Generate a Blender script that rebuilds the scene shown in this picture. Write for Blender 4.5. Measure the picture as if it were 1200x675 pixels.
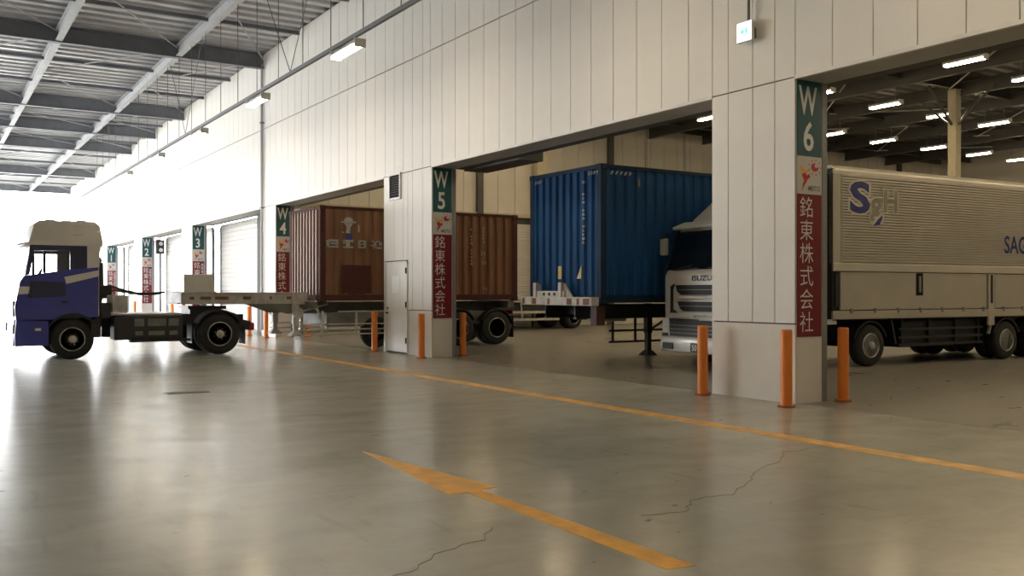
import bpy, bmesh, math, random
from mathutils import Vector, Matrix
random.seed(7)
for o in list(bpy.data.objects): bpy.data.objects.remove(o)
S = bpy.context.scene
COL = S.collection
R = math.radians

# ------------------------------------------------------------------ camera
cd = bpy.data.cameras.new('camera'); cam = bpy.data.objects.new('camera', cd); COL.objects.link(cam)
cd.sensor_width = 36.0; cd.lens = 36.0*1100/1200; cd.shift_y = 4.5/1200; cd.clip_end = 500
cam.location = (0, 0, 1.56)
vd = Vector((-0.8453976, 0.5341376, 0.0))
cam.rotation_euler = vd.to_track_quat('-Z', 'Y').to_euler()
S.camera = cam
# ------------------------------------------------------------------ overcast daylight outside
W = bpy.data.worlds.new('overcast_sky'); S.world = W; W.use_nodes = True
bg = W.node_tree.nodes['Background']
bg.inputs[0].default_value = (0.97, 0.985, 1.0, 1); bg.inputs[1].default_value = 12.5
LAMP_HALL = 62.0      # tubes of the hall lamps
LAMP_BAY = 66.0       # tubes of the bay lamps
LAMP_COL = (1.0, 0.80, 0.52)
vs = S.view_settings
vs.view_transform = 'Standard'; vs.look = 'None'; vs.gamma = 1; vs.use_curve_mapping = False
vs.exposure = 0.0

# ------------------------------------------------------------------ materials
MATS = {}
def mat(name, col, rough=0.6, metal=0.0, var=0.08, scale=3.0, spec=0.5, bump=0.0, bscale=40.0, emit=0.0, stretch=None, trans=0.0, coat=0.0):
    if name in MATS: return MATS[name]
    m = bpy.data.materials.new(name); m.use_nodes = True
    nt = m.node_tree; b = nt.nodes['Principled BSDF']
    b.inputs['Roughness'].default_value = rough; b.inputs['Metallic'].default_value = metal
    b.inputs['Specular IOR Level'].default_value = spec
    b.inputs['Coat Weight'].default_value = coat
    b.inputs['Transmission Weight'].default_value = trans
    tc = nt.nodes.new('ShaderNodeTexCoord'); mp = nt.nodes.new('ShaderNodeMapping')
    nt.links.new(tc.outputs['Object'], mp.inputs[0])
    if stretch: mp.inputs['Scale'].default_value = stretch
    n = nt.nodes.new('ShaderNodeTexNoise'); n.inputs['Scale'].default_value = scale; n.inputs['Detail'].default_value = 5
    nt.links.new(mp.outputs[0], n.inputs['Vector'])
    cr = nt.nodes.new('ShaderNodeValToRGB')
    c0 = [max(0, c*(1-var)) for c in col]; c1 = [min(1, c*(1+var)) for c in col]
    cr.color_ramp.elements[0].position = 0.3; cr.color_ramp.elements[1].position = 0.7
    cr.color_ramp.elements[0].color = (*c0, 1); cr.color_ramp.elements[1].color = (*c1, 1)
    nt.links.new(n.outputs['Fac'], cr.inputs[0]); nt.links.new(cr.outputs[0], b.inputs['Base Color'])
    if emit:
        b.inputs['Emission Color'].default_value = (*col, 1); b.inputs['Emission Strength'].default_value = emit
    if bump:
        n2 = nt.nodes.new('ShaderNodeTexNoise'); n2.inputs['Scale'].default_value = bscale
        nt.links.new(mp.outputs[0], n2.inputs['Vector'])
        bp = nt.nodes.new('ShaderNodeBump'); bp.inputs['Strength'].default_value = bump; bp.inputs['Distance'].default_value = 0.01
        nt.links.new(n2.outputs['Fac'], bp.inputs['Height']); nt.links.new(bp.outputs[0], b.inputs['Normal'])
    MATS[name] = m
    return m

def floor_mat(name, c_lo, c_hi, r_lo, r_hi):
    m = bpy.data.materials.new(name); m.use_nodes = True
    nt = m.node_tree; L = nt.links.new; b = nt.nodes['Principled BSDF']
    g = nt.nodes.new('ShaderNodeTexCoord')
    mp = nt.nodes.new('ShaderNodeMapping'); mp.inputs['Scale'].default_value = (1.0, 0.55, 1); L(g.outputs['Object'], mp.inputs[0])
    def noise(sc, det, dist=0.0, vec=None):
        n = nt.nodes.new('ShaderNodeTexNoise'); n.inputs['Scale'].default_value = sc; n.inputs['Detail'].default_value = det
        n.inputs['Distortion'].default_value = dist; L((vec or mp).outputs[0], n.inputs['Vector']); return n
    n1 = noise(0.35, 6, 0.6); n2 = noise(2.2, 8, 0.8); n3 = noise(14, 6)
    a = nt.nodes.new('ShaderNodeMath'); a.operation = 'MULTIPLY_ADD'; a.inputs[1].default_value = 0.55; L(n1.outputs['Fac'], a.inputs[0])
    a2 = nt.nodes.new('ShaderNodeMath'); a2.operation = 'MULTIPLY'; a2.inputs[1].default_value = 0.32; L(n2.outputs['Fac'], a2.inputs[0]); L(a2.outputs[0], a.inputs[2])
    a3 = nt.nodes.new('ShaderNodeMath'); a3.operation = 'MULTIPLY_ADD'; a3.inputs[1].default_value = 0.13; L(n3.outputs['Fac'], a3.inputs[0]); L(a.outputs[0], a3.inputs[2])
    cr = nt.nodes.new('ShaderNodeValToRGB'); e = cr.color_ramp.elements
    e[0].position = 0.36; e[0].color = (*c_lo, 1); e[1].position = 0.64; e[1].color = (*c_hi, 1)
    L(a3.outputs[0], cr.inputs[0])
    # dark tyre scuffs: stretched noise, thresholded
    mp2 = nt.nodes.new('ShaderNodeMapping'); mp2.inputs['Scale'].default_value = (0.5, 2.6, 1); mp2.inputs['Rotation'].default_value = (0, 0, 0.5); L(g.outputs['Object'], mp2.inputs[0])
    n4 = noise(2.6, 6, 0.3, mp2)
    r4 = nt.nodes.new('ShaderNodeValToRGB'); r4.color_ramp.elements[0].position = 0.60; r4.color_ramp.elements[1].position = 0.74; L(n4.outputs['Fac'], r4.inputs[0])
    # small chips
    n5 = noise(8.0, 2, 0.2); r5 = nt.nodes.new('ShaderNodeValToRGB'); r5.color_ramp.elements[0].position = 0.735; r5.color_ramp.elements[1].position = 0.755; L(n5.outputs['Fac'], r5.inputs[0])
    mx = nt.nodes.new('ShaderNodeMix'); mx.data_type = 'RGBA'; mx.blend_type = 'MULTIPLY'
    mf = nt.nodes.new('ShaderNodeMath'); mf.operation = 'MULTIPLY'; mf.inputs[1].default_value = 0.22; L(r4.outputs[0], mf.inputs[0])
    L(mf.outputs[0], mx.inputs['Factor']); L(cr.outputs[0], mx.inputs[6]); mx.inputs[7].default_value = (0.45, 0.43, 0.42, 1)
    mx2 = nt.nodes.new('ShaderNodeMix'); mx2.data_type = 'RGBA'; mx2.blend_type = 'MIX'
    mf2 = nt.nodes.new('ShaderNodeMath'); mf2.operation = 'MULTIPLY'; mf2.inputs[1].default_value = 0.55; L(r5.outputs[0], mf2.inputs[0])
    L(mf2.outputs[0], mx2.inputs['Factor']); L(mx.outputs[2], mx2.inputs[6]); mx2.inputs[7].default_value = (0.05, 0.035, 0.028, 1)
    L(mx2.outputs[2], b.inputs['Base Color'])
    rr = nt.nodes.new('ShaderNodeMapRange'); rr.inputs[1].default_value = 0.3; rr.inputs[2].default_value = 0.7
    rr.inputs[3].default_value = r_lo; rr.inputs[4].default_value = r_hi; L(n2.outputs['Fac'], rr.inputs[0]); L(rr.outputs[0], b.inputs['Roughness'])
    b.inputs['Specular IOR Level'].default_value = 0.55
    bp = nt.nodes.new('ShaderNodeBump'); bp.inputs['Strength'].default_value = 0.03; bp.inputs['Distance'].default_value = 0.01
    L(n2.outputs['Fac'], bp.inputs['Height']); L(bp.outputs[0], b.inputs['Normal'])
    return m

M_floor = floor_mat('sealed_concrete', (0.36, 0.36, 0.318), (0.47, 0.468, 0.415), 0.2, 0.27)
M_bayfloor_shaded = floor_mat('bay_concrete_shaded', (0.21, 0.20, 0.17), (0.26, 0.248, 0.215), 0.27, 0.33)  # hall concrete darkened in colour for the bay's weaker light
M_ground = mat('yard_concrete', (0.68, 0.67, 0.64), 0.85, var=0.15, scale=0.4)
M_panel = mat('cream_wall_panel', (0.78, 0.755, 0.71), 0.55, var=0.03, scale=1.2, bump=0.03)
M_back = mat('panel_joint', (0.10, 0.095, 0.09), 0.8)
M_plinth = mat('plinth_board', (0.74, 0.70, 0.63), 0.6, var=0.04, scale=2)
M_soffit = mat('grey_steel_lining', (0.42, 0.41, 0.38), 0.5, var=0.06)
M_trim = mat('pale_trim', (0.72, 0.70, 0.66), 0.45)
M_jamb = mat('grey_jamb_steel', (0.25, 0.26, 0.26), 0.45)
M_beam = mat('dark_painted_steel', (0.17, 0.18, 0.205), 0.5, var=0.1)
M_purlin = mat('grey_painted_steel', (0.45, 0.46, 0.48), 0.5, var=0.1)
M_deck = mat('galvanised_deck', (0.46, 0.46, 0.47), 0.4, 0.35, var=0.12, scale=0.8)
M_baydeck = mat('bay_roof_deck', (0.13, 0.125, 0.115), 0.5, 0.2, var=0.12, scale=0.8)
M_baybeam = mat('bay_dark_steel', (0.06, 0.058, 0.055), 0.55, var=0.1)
M_part = mat('partition_panel', (0.62, 0.59, 0.52), 0.6, var=0.05, scale=1.2)
M_column = mat('ochre_column', (0.48, 0.43, 0.30), 0.6, var=0.08)
M_orange = mat('orange_paint', (0.80, 0.235, 0.035), 0.45, var=0.06)
M_line = mat('yellow_floor_paint', (0.90, 0.46, 0.06), 0.45, var=0.16, scale=6)
M_line2 = mat('worn_yellow_floor_paint', (0.72, 0.40, 0.10), 0.45, var=0.3, scale=5)
M_teal = mat('teal_print', (0.010, 0.085, 0.105), 0.4, var=0.03)
M_red = mat('crimson_print', (0.18, 0.010, 0.02), 0.4, var=0.04)
M_white = mat('white_print', (0.80, 0.80, 0.78), 0.45, var=0.02)
M_logo_bg = mat('pale_print', (0.60, 0.585, 0.56), 0.45, var=0.02)
M_logo_red = mat('logo_red', (0.50, 0.03, 0.03), 0.4)
M_logo_yel = mat('logo_yellow', (0.75, 0.42, 0.08), 0.4)
M_logo_dark = mat('logo_grey', (0.10, 0.10, 0.11), 0.4)
M_wire = mat('raceway_grey', (0.16, 0.16, 0.165), 0.5)
M_hood = mat('lamp_housing', (0.75, 0.75, 0.73), 0.4)
M_tube_h = mat('hall_lamp_tube', LAMP_COL, 0.5, emit=LAMP_HALL, var=0)
M_tube_b = mat('bay_lamp_tube', LAMP_COL, 0.5, emit=LAMP_BAY, var=0)
M_exit = mat('exit_face', (0.92, 1.0, 0.96), 0.4, emit=2.4, var=0)
M_exitg = mat('exit_green', (0.05, 0.62, 0.40), 0.4, emit=1.3, var=0)
M_dark = mat('black_plastic', (0.018, 0.018, 0.02), 0.5)
M_louver = mat('dark_louver', (0.018, 0.02, 0.02), 0.9, spec=0.1)
M_door = mat('door_paint', (0.74, 0.715, 0.67), 0.4, var=0.03)
M_paper = mat('paper', (0.9, 0.9, 0.88), 0.7, var=0.01)
M_steel = mat('bare_steel', (0.45, 0.45, 0.44), 0.35, 0.8)
M_chrome = mat('chrome', (0.75, 0.75, 0.75), 0.15, 1.0)
M_tyre = mat('tyre_rubber', (0.014, 0.014, 0.015), 0.75, var=0.2, scale=20)
M_rim = mat('grey_rim', (0.50, 0.50, 0.47), 0.45, 0.2)
M_rim_dark = mat('dark_rim', (0.09, 0.09, 0.095), 0.45, 0.4)
M_frame = mat('black_chassis', (0.02, 0.021, 0.024), 0.5, var=0.2)
M_chassis_w = mat('worn_white_chassis', (0.52, 0.50, 0.46), 0.55, var=0.22, scale=5)
M_chassis_g = mat('grey_chassis', (0.16, 0.165, 0.15), 0.6, var=0.25, scale=4)
M_rust = mat('rust_mark', (0.20, 0.10, 0.06), 0.8, var=0.3, scale=9)
M_brown = mat('brown_container_paint', (0.185, 0.087, 0.044), 0.5, spec=0.35, var=0.22, scale=1.6, stretch=(2, 2, 0.5))
M_brown_d = mat('dark_brown_patch', (0.075, 0.028, 0.025), 0.8, spec=0.2)
M_blue = mat('blue_container_paint', (0.006, 0.058, 0.175), 0.7, spec=0.2, var=0.18, scale=1.6, stretch=(2, 2, 0.5))
M_blue_d = mat('dark_blue_steel', (0.006, 0.024, 0.06), 0.7, spec=0.2, var=0.2)
M_mark = mat('faded_white_mark', (0.36, 0.36, 0.35), 0.6, var=0.15, scale=12)
M_mark_dim = mat('dim_mark', (0.34, 0.24, 0.18), 0.6)
M_yellow = mat('yellow_sticker', (0.55, 0.42, 0.08), 0.5)
M_cabblue = mat('cab_blue', (0.03, 0.04, 0.30), 0.3, var=0.05, coat=0.5)
M_cabnavy = mat('cab_navy', (0.010, 0.012, 0.055), 0.3, var=0.05, coat=0.3)
M_cabwhite = mat('cab_white', (0.66, 0.64, 0.60), 0.35, var=0.03, coat=0.3)
M_glass = mat('clear_glass', (0.92, 0.95, 0.96), 0.02, trans=1.0, var=0)
M_darkglass = mat('dark_windscreen', (0.010, 0.014, 0.02), 0.06, var=0.1, spec=0.7)
M_silver = mat('silver_paint', (0.76, 0.75, 0.72), 0.3, 0.1, var=0.03, coat=0.5)
M_alu = mat('body_aluminium', (0.66, 0.63, 0.55), 0.38, 0.3, var=0.06, scale=1.5)
M_gate = mat('gate_aluminium', (0.50, 0.475, 0.41), 0.5, 0.25, var=0.06, scale=1.5)
M_lblue = mat('lettering_blue', (0.02, 0.035, 0.20), 0.4)
M_lgrey = mat('lettering_grey', (0.27, 0.27, 0.20), 0.5)
M_lamp = mat('clear_lens', (0.70, 0.72, 0.72), 0.15, var=0.15, scale=14)
M_amber = mat('amber_lens', (0.8, 0.28, 0.03), 0.3)
M_redlens = mat('red_lens', (0.35, 0.02, 0.02), 0.3)
M_mudflap = mat('maroon_panel', (0.055, 0.018, 0.018), 0.6)
M_seat = mat('seat_cloth', (0.035, 0.035, 0.04), 0.9)
M_shutter = mat('shutter_slat', (0.66, 0.63, 0.60), 0.5, var=0.03)
M_crack = mat('crack_line', (0.10, 0.092, 0.08), 0.8)

# ------------------------------------------------------------------ mesh helpers
class MB:
    def __init__(s): s.v = []; s.f = []
    def add(s, vs, fs):
        o = len(s.v); s.v += [tuple(p) for p in vs]; s.f += [tuple(i+o for i in f) for f in fs]; return s
    def box(s, x0, x1, y0, y1, z0, z1):
        return s.add([(x0,y0,z0),(x1,y0,z0),(x1,y1,z0),(x0,y1,z0),(x0,y0,z1),(x1,y0,z1),(x1,y1,z1),(x0,y1,z1)],
                     [(0,3,2,1),(4,5,6,7),(0,1,5,4),(1,2,6,5),(2,3,7,6),(3,0,4,7)])
    def prism(s, poly, axis, a0, a1):
        def P(p, a):
            if axis == 'x': return (a, p[0], p[1])
            if axis == 'y': return (p[0], a, p[1])
            return (p[0], p[1], a)
        n = len(poly)
        return s.add([P(p, a0) for p in poly]+[P(p, a1) for p in poly],
                     [tuple(range(n))[::-1], tuple(range(n, 2*n))]+[(i, (i+1) % n, n+(i+1) % n, n+i) for i in range(n)])
    def cyl(s, p0, p1, r, n=10, r1=None):
        p0 = Vector(p0); p1 = Vector(p1); d = (p1-p0).normalized()
        a = d.orthogonal().normalized(); b = d.cross(a); r1 = r if r1 is None else r1
        vs = [p0+(a*math.cos(t)+b*math.sin(t))*r for t in [2*math.pi*i/n for i in range(n)]]
        vs += [p1+(a*math.cos(t)+b*math.sin(t))*r1 for t in [2*math.pi*i/n for i in range(n)]]
        return s.add(vs, [tuple(range(n))[::-1], tuple(range(n, 2*n))]+[(i, (i+1) % n, n+(i+1) % n, n+i) for i in range(n)])
    def tube(s, pts, r, n=8):
        for a, b in zip(pts[:-1], pts[1:]): s.cyl(a, b, r, n)
        return s
    def bar(s, p0, p1, w, h):      # rectangular bar between two points, h measured upwards
        p0 = Vector(p0); p1 = Vector(p1); d = (p1-p0).normalized()
        up = Vector((0, 0, 1)) if abs(d.z) < 0.95 else Vector((0, 1, 0))
        a = d.cross(up).normalized()*(w/2); b = a.cross(d).normalized()*(h/2)
        vs = [p+q for p in (p0, p1) for q in (-a-b, a-b, a+b, -a+b)]
        return s.add(vs, [(0,3,2,1),(4,5,6,7),(0,1,5,4),(1,2,6,5),(2,3,7,6),(3,0,4,7)])
    def lathe_x(s, prof, c, n=28):  # prof: (radius, x offset), revolved about the x axis through c
        k = len(prof); vs = []
        for i in range(n):
            t = 2*math.pi*i/n
            for r, h in prof: vs.append((c[0]+h, c[1]+r*math.cos(t), c[2]+r*math.sin(t)))
        fs = []
        for i in range(n):
            j = (i+1) % n
            for q in range(k-1): fs.append((i*k+q, j*k+q, j*k+q+1, i*k+q+1))
        fs.append(tuple(i*k for i in range(n))); fs.append(tuple(i*k+k-1 for i in range(n))[::-1])
        return s.add(vs, fs)
    def build(s, name, m, parent=None, bevel=0.0, seg=2, smooth=False, loc=None):
        me = bpy.data.meshes.new(name)
        me.from_pydata(s.v, [], s.f)
        bm = bmesh.new(); bm.from_mesh(me)
        bmesh.ops.recalc_face_normals(bm, faces=bm.faces)
        if bevel:
            ed = [e for e in bm.edges if len(e.link_faces) == 2 and e.calc_face_angle(0) > 0.35]
            bmesh.ops.bevel(bm, geom=ed, offset=bevel, segments=seg, profile=0.5, affect='EDGES', clamp_overlap=True)
        bm.to_mesh(me); bm.free()
        if smooth:
            for p in me.polygons: p.use_smooth = True
            me.set_sharp_from_angle(angle=R(40))
        me.materials.append(m)
        o = bpy.data.objects.new(name, me); COL.objects.link(o)
        if parent: o.parent = parent
        if loc: o.location = loc
        return o

def tag(o, label=None, cat=None, group=None, kind=None):
    if label: o['label'] = label
    if cat: o['category'] = cat
    if group: o['group'] = group
    if kind: o['kind'] = kind
    return o
def empty(name, loc, rz=0.0, **k):
    o = bpy.data.objects.new(name, None); COL.objects.link(o); o.location = loc; o.rotation_euler = (0, 0, rz)
    o.empty_display_size = 0.2
    return tag(o, **k)
def kids(o): return [c for c in bpy.data.objects if c.parent == o]
def copy_tree(o, parent=None):
    c = o.copy(); COL.objects.link(c); c.parent = parent
    for ch in kids(o): copy_tree(ch, c)
    return c
def share(o, loc, parent=None):
    c = bpy.data.objects.new(o.name.split('.')[0], o.data); COL.objects.link(c); c.location = loc; c.parent = parent
    return c

# lettering: glyph meshes placed on a plane (origin, reading direction, up direction)
def glyphs(items, m, name, parent, ext=0.004, normal=None, bold=0.0):
    """items: (string, height, origin, xdir, updir, xscale)"""
    allv, allf = [], []
    for st, size, org, xd, up, xs in items:
        cu = bpy.data.curves.new('lettering_curve', 'FONT'); cu.body = st; cu.size = size; cu.align_x = 'CENTER'
        cu.resolution_u = 3; cu.offset = bold*size; cu.fill_mode = 'FRONT'
        ob = bpy.data.objects.new('lettering_curve', cu); COL.objects.link(ob)
        dg = bpy.context.evaluated_depsgraph_get()
        me = bpy.data.meshes.new_from_object(ob.evaluated_get(dg))
        org = Vector(org); xd = Vector(xd); up = Vector(up); nn = xd.cross(up)
        base = len(allv)
        for v in me.vertices: allv.append(tuple(org + xd*(v.co.x*xs) + up*v.co.y + nn*ext))
        for p in me.polygons: allf.append(tuple(i+base for i in p.vertices))
        bpy.data.objects.remove(ob); bpy.data.curves.remove(cu); bpy.data.meshes.remove(me)
    me = bpy.data.meshes.new(name); me.from_pydata(allv, [], allf); me.materials.append(m)
    o = bpy.data.objects.new(name, me); COL.objects.link(o); o.parent = parent
    return o

# ================================================================== THE BUILDING
WY = 10.3            # front face of the dock wall
HD = 4.54            # underside of the headers
WT = 0.62            # wall thickness
# ---- floors
fl = MB().box(-84, 14, -12, 10.36, -0.3, 0).build('floor', M_floor); tag(fl, kind='structure')
fb = MB().box(-84, 14, 10.385, 54, -0.3, -0.002).build('floor', M_bayfloor_shaded); tag(fb, kind='structure')
gr = MB().box(-230, 90, -160, 120, -0.6, -0.31).build('ground', M_ground); tag(gr, kind='structure')
yd = MB().box(-83.9, 14, -40, -12.02, -0.3, -0.02).build('trim_1', M_ground); tag(yd, kind='structure')
MB().box(-84, 14, 10.36, 10.385, -0.3, -0.03).build('expansion_joint', M_back, fl)
# painted floor markings
def strip(pts, m, name, z=0.002):
    return MB().prism(pts, 'z', -0.001, z).build(name, m, fl)
tag(strip([(-34, 7.76), (9, 7.76), (9, 8.0), (-34, 8.0)], M_line2, 'lane_line'), 'worn yellow lane line parallel to the bay openings')
tag(strip([(-8.55, 3.665), (-6.41, 3.90), (-6.37, 3.745), (-3.96, 3.74), (-3.99, 3.55), (-6.34, 3.60), (-6.36, 3.44)], M_line, 'arrow_marking', 0.0025), 'yellow painted arrow pointing up the hall')
tag(strip([(-15.15, 3.2), (-14.85, 3.2), (-14.85, 3.82), (-15.15, 3.82)], M_dark, 'drain_cover', 0.006), 'dark drain cover')
for ck in ([(-5.05, 4.28), (-4.95, 4.6), (-5.25, 4.9), (-5.2, 5.3), (-5.5, 5.8), (-5.75, 6.1), (-6.0, 6.7), (-6.3, 7.1), (-6.3, 7.6)],
           [(-4.6, 1.9), (-4.72, 2.3), (-4.95, 2.6), (-5.1, 3.0), (-5.4, 3.25)], [(-4.9, 8.6), (-5.6, 8.9), (-6.0, 9.3), (-6.7, 9.5)]):
    pts = []
    for (ax, ay), (bx_, by_) in zip(ck[:-1], ck[1:]):
        for k in range(5): t = k/5; pts.append((ax+(bx_-ax)*t+random.uniform(-.025, .025), ay+(by_-ay)*t+random.uniform(-.02, .02)))
    m = MB()
    for p, q in zip(pts[:-1], pts[1:]):
        m.prism([(p[0]-.004, p[1]), (p[0]+.004, p[1]), (q[0]+.004, q[1]), (q[0]-.004, q[1])], 'z', -0.001, 0.0012)
    tag(m.build('floor_crack', M_crack, fl), kind='stuff')

# ---- dock wall: backing, panels, plinths, linings
PILL = [(-10.54, -8.93), (-22.58, -19.87), (-33.0, -31.42), (-45.0, -43.03), (-56.4, -54.2), (-67.6, -65.4), (-84.0, -76.5)]
BK = 10.335
wd = MB()
wd.box(-84, 8, BK, WY+WT, HD+.02, 9.95)
for a, b in PILL: wd.box(a+.02, b-.02, BK, WY+WT, 0, HD+.03)
wall = wd.build('wall_dock', M_back); tag(wall, kind='structure')
PCACHE = {}
def panel(x0, x1, z0, z1, gap=0.008, m=None, name='wall_panel'):
    w = round(x1-x0-2*gap, 3); h = round(z1-z0, 3); key = (w, h, name)
    loc = ((x0+x1)/2, WY, z0)
    if key in PCACHE: share(PCACHE[key], loc, wall); return
    o = MB().box(-w/2, w/2, 0, 0.045, 0, h).build(name, m or M_panel, wall, loc=loc)
    PCACHE[key] = o
J = [-8.93+0.63*k for k in range(0, 22)][::-1]
J += [-9.30, -9.72, -10.21, -10.54]
J += [-11.07-0.637*k for k in range(14)] + [-19.95, -20.35, -20.89, -21.41, -21.95, -22.5]
x = -22.5
while x > -60: x -= 0.636; J.append(round(x, 3))
for a, b in zip(J[:-1], J[1:]):
    panel(b, a, HD+.02, 7.30); panel(b, a, 7.325, 9.95)
for z0, z1 in ((HD+.02, 7.30), (7.325, 9.95)):
    xx = J[-1]
    while xx > -83: panel(xx-2.544, xx, z0, z1); xx -= 2.544
for jj, pl in (((-8.93, -9.30, -9.72, -10.21, -10.54), 1.12), ((-19.87, -20.35, -20.89, -21.16), 1.12), ((-31.42, -32.0, -32.55, -33.0), 1.12),
               ((-43.03, -44.0, -45.0), 1.12), ((-54.2, -55.3, -56.4), 1.12), ((-65.4, -66.5, -67.6), 1.12), ((-76.5, -80, -84), 1.12)):
    for a, b in zip(jj[:-1], jj[1:]): panel(b, a, pl, HD)
    panel(jj[-1], jj[0], 0.0, pl-.02, 0.002, M_plinth, 'plinth_panel')
for a, b in ((-21.16, -21.41), (-21.41, -21.95), (-21.95, -22.58)): panel(b, a, 2.36, HD)
# jamb faces, soffits and edge trims
for i, (a, b) in enumerate(PILL):
    MB().box(b-.03, b, WY+.045, WY+WT-.07, 0, HD).build('jamb_lining', M_panel, wall)
    MB().box(b-.05, b+.012, WY+WT-.07, WY+WT+.03, 0, HD).build('jamb_frame', M_jamb, wall)
    MB().box(a-.012, a+.03, WY+.005, WY+WT+.03, 0, HD).build('jamb_frame', M_trim, wall)
OPEN = [(-8.93, 7.5)] + [(PILL[k+1][1], PILL[k][0]) for k in range(6)]
for a, b in OPEN:
    MB().box(a, b, WY+.03, WY+WT+.02, HD-.015, HD+.03).build('soffit_lining', M_soffit, wall)
    MB().box(a, b, WY-.012, WY+.05, HD-.02, HD+.03).build('header_trim', M_trim, wall)
    MB().box(a, b, WY+WT+.02, WY+WT+.25, HD-.02, HD+.55).build('lintel_beam', M_baybeam, wall)
MB().box(-19.86, -17.4, WY+WT+.26, WY+WT+.9, HD-.06, HD+.5).build('shutter_box', M_baybeam, wall)
# ---- service door on the W5 column
d1 = empty('door_1', (-21.79, WY-.01, 0.02), kind='structure')
MB().box(-.60, .60, -.002, .05, 0.02, 2.25).build('door_leaf', M_door, d1, bevel=.006)
fr = MB(); fr.box(-.65, -.60, -.02, .06, 0, 2.31); fr.box(.60, .65, -.02, .06, 0, 2.31); fr.box(-.65, .65, -.02, .06, 2.25, 2.31); fr.build('door_frame', M_trim, d1)
for z in (.25, 1.15, 2.0): MB().cyl((.6, -.03, z), (.6, -.03, z+.14), .02, 8).build('hinge', M_louver, d1)
MB().box(-.54, -.50, -.05, 0, .98, 1.02).cyl((-.56, -.05, 1.0), (-.42, -.05, 1.0), .012, 8).cyl((-.52, -.02, 1.12), (-.52, 0, 1.12), .025, 10).build('door_handle', M_louver, d1)
nt_ = MB().box(-.27, .19, -.006, -.001, 1.52, 1.94).build('paper_notice', M_paper); nt_.location = (-21.79, WY-.012, .02)
tag(nt_, 'white paper notice taped to the cream service door', 'notice')
wall2 = empty('vent_grille', (-21.88, WY-.02, 3.91), label='dark louvred vent grille above the service door', cat='vent')
q = MB(); q.box(-.34, -.29, -.02, .03, 0, .68); q.box(.29, .34, -.02, .03, 0, .68); q.box(-.29, .29, -.02, .03, 0, .05); q.box(-.29, .29, -.02, .03, .63, .68); q.build('frame', M_trim, wall2)
MB().box(-.29, .29, .01, .02, .05, .63).build('backing', M_dark, wall2)
sl = None
for k in range(9):
    z = .08+k*.062
    if sl is None: sl = MB().prism([(-.015, 0), (.01, .05), (.012, .046), (-.011, -.002)], 'x', -.28, .28).build('slat', M_louver, wall2, loc=(0, 0, z))
    else: share(sl, (0, 0, z), wall2)
# downpipe by column W4
pp = empty('downpipe', (-32.72, WY-.07, 0), label='thin grey vertical pipe beside the column marked W 4', cat='pipe')
MB().cyl((0, 0, 0.2), (0, 0, 9.6), .05, 10).build('pipe', M_purlin, pp)
for z in (1.5, 4.5, 7.5): MB().box(-.07, .07, -.06, .07, z, z+.05).build('clamp', M_wire, pp)
# ---- shutters closing the far bays
for n, k in ((2, 3), (3, 4), (4, 5), (5, 6)):
    a, b = OPEN[k]
    d = empty('door_%d' % n, ((a+b)/2, WY+WT+.75, 0), kind='structure')
    q = MB(); hw = (b-a)/2+.3; zz = 0.0
    while zz < HD-.1:
        q.prism([(0, zz), (-.02, zz+.03), (-.02, zz+.17), (0, zz+.2), (.03, zz+.2), (.03, zz)], 'x', -hw, hw); zz += .2
    tag(q.build('shutter_curtain', M_shutter, d), kind='stuff')
    for s in (-1, 1): MB().box(s*hw-.05, s*hw+.05, -.05, .05, 0, HD-.02).build('guide_rail', M_jamb, d)

# ---- hall roof: corrugated deck, main beams, purlins, bracing
def deck(x0, x1, y0, y1, z, pitch, dep, m, name, along='y'):
    q = MB(); L0, L1 = (x0, x1) if along == 'y' else (y0, y1)
    n = int(round((L1-L0)/pitch)); pr = []
    for k in range(n):
        t = L0+k*pitch; pr += [(t, 0), (t+pitch*.42, 0), (t+pitch*.5, dep), (t+pitch*.92, dep)]
    pr.append((L0+n*pitch, 0))
    for (a, za), (b, zb) in zip(pr[:-1], pr[1:]):
        if along == 'y': q.add([(a, y0, z+za), (b, y0, z+zb), (b, y1, z+zb), (a, y1, z+za)], [(0, 1, 2, 3)])
        else: q.add([(x0, a, z+za), (x0, b, z+zb), (x1, b, z+zb), (x1, a, z+za)], [(0, 1, 2, 3)])
    q.box(x0, x1, y0, y1, z+dep+.05, z+dep+.25)
    o = q.build(name, m); tag(o, kind='structure'); return o
ceil = deck(-84, 14, -14, 10.9, 9.96, .62, .13, M_deck, 'ceiling')
def ibeam(p0, p1, depth, w, m, name, parent, tf=.03):
    # p0,p1: centre of the underside
    p0 = Vector(p0); p1 = Vector(p1); up = Vector((0, 0, 1)); q = MB()
    q.bar(p0+up*tf/2, p1+up*tf/2, w, tf); q.bar(p0+up*(depth-tf/2), p1+up*(depth-tf/2), w, tf); q.bar(p0+up*depth/2, p1+up*depth/2, .03, depth-tf)
    return q.build(name, m, parent)
BX = [3, -8.9, -20.8, -32.7, -44.4, -50.6, -57.0, -70.2, -82.6]
for bx in BX: ibeam((bx, 10.28, 9.42), (bx, -13.5, 9.42), .52, .25, M_beam, 'main_beam', ceil)
for py in (7.37, 3.72, .1, -3.6, -7.3, -11):
    for a, b in zip(BX[:-1], BX[1:]):
        ibeam((a-.13, py, 9.46), (b+.13, py, 9.46), .36, .2, M_purlin, 'cross_beam', ceil, .025)
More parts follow.
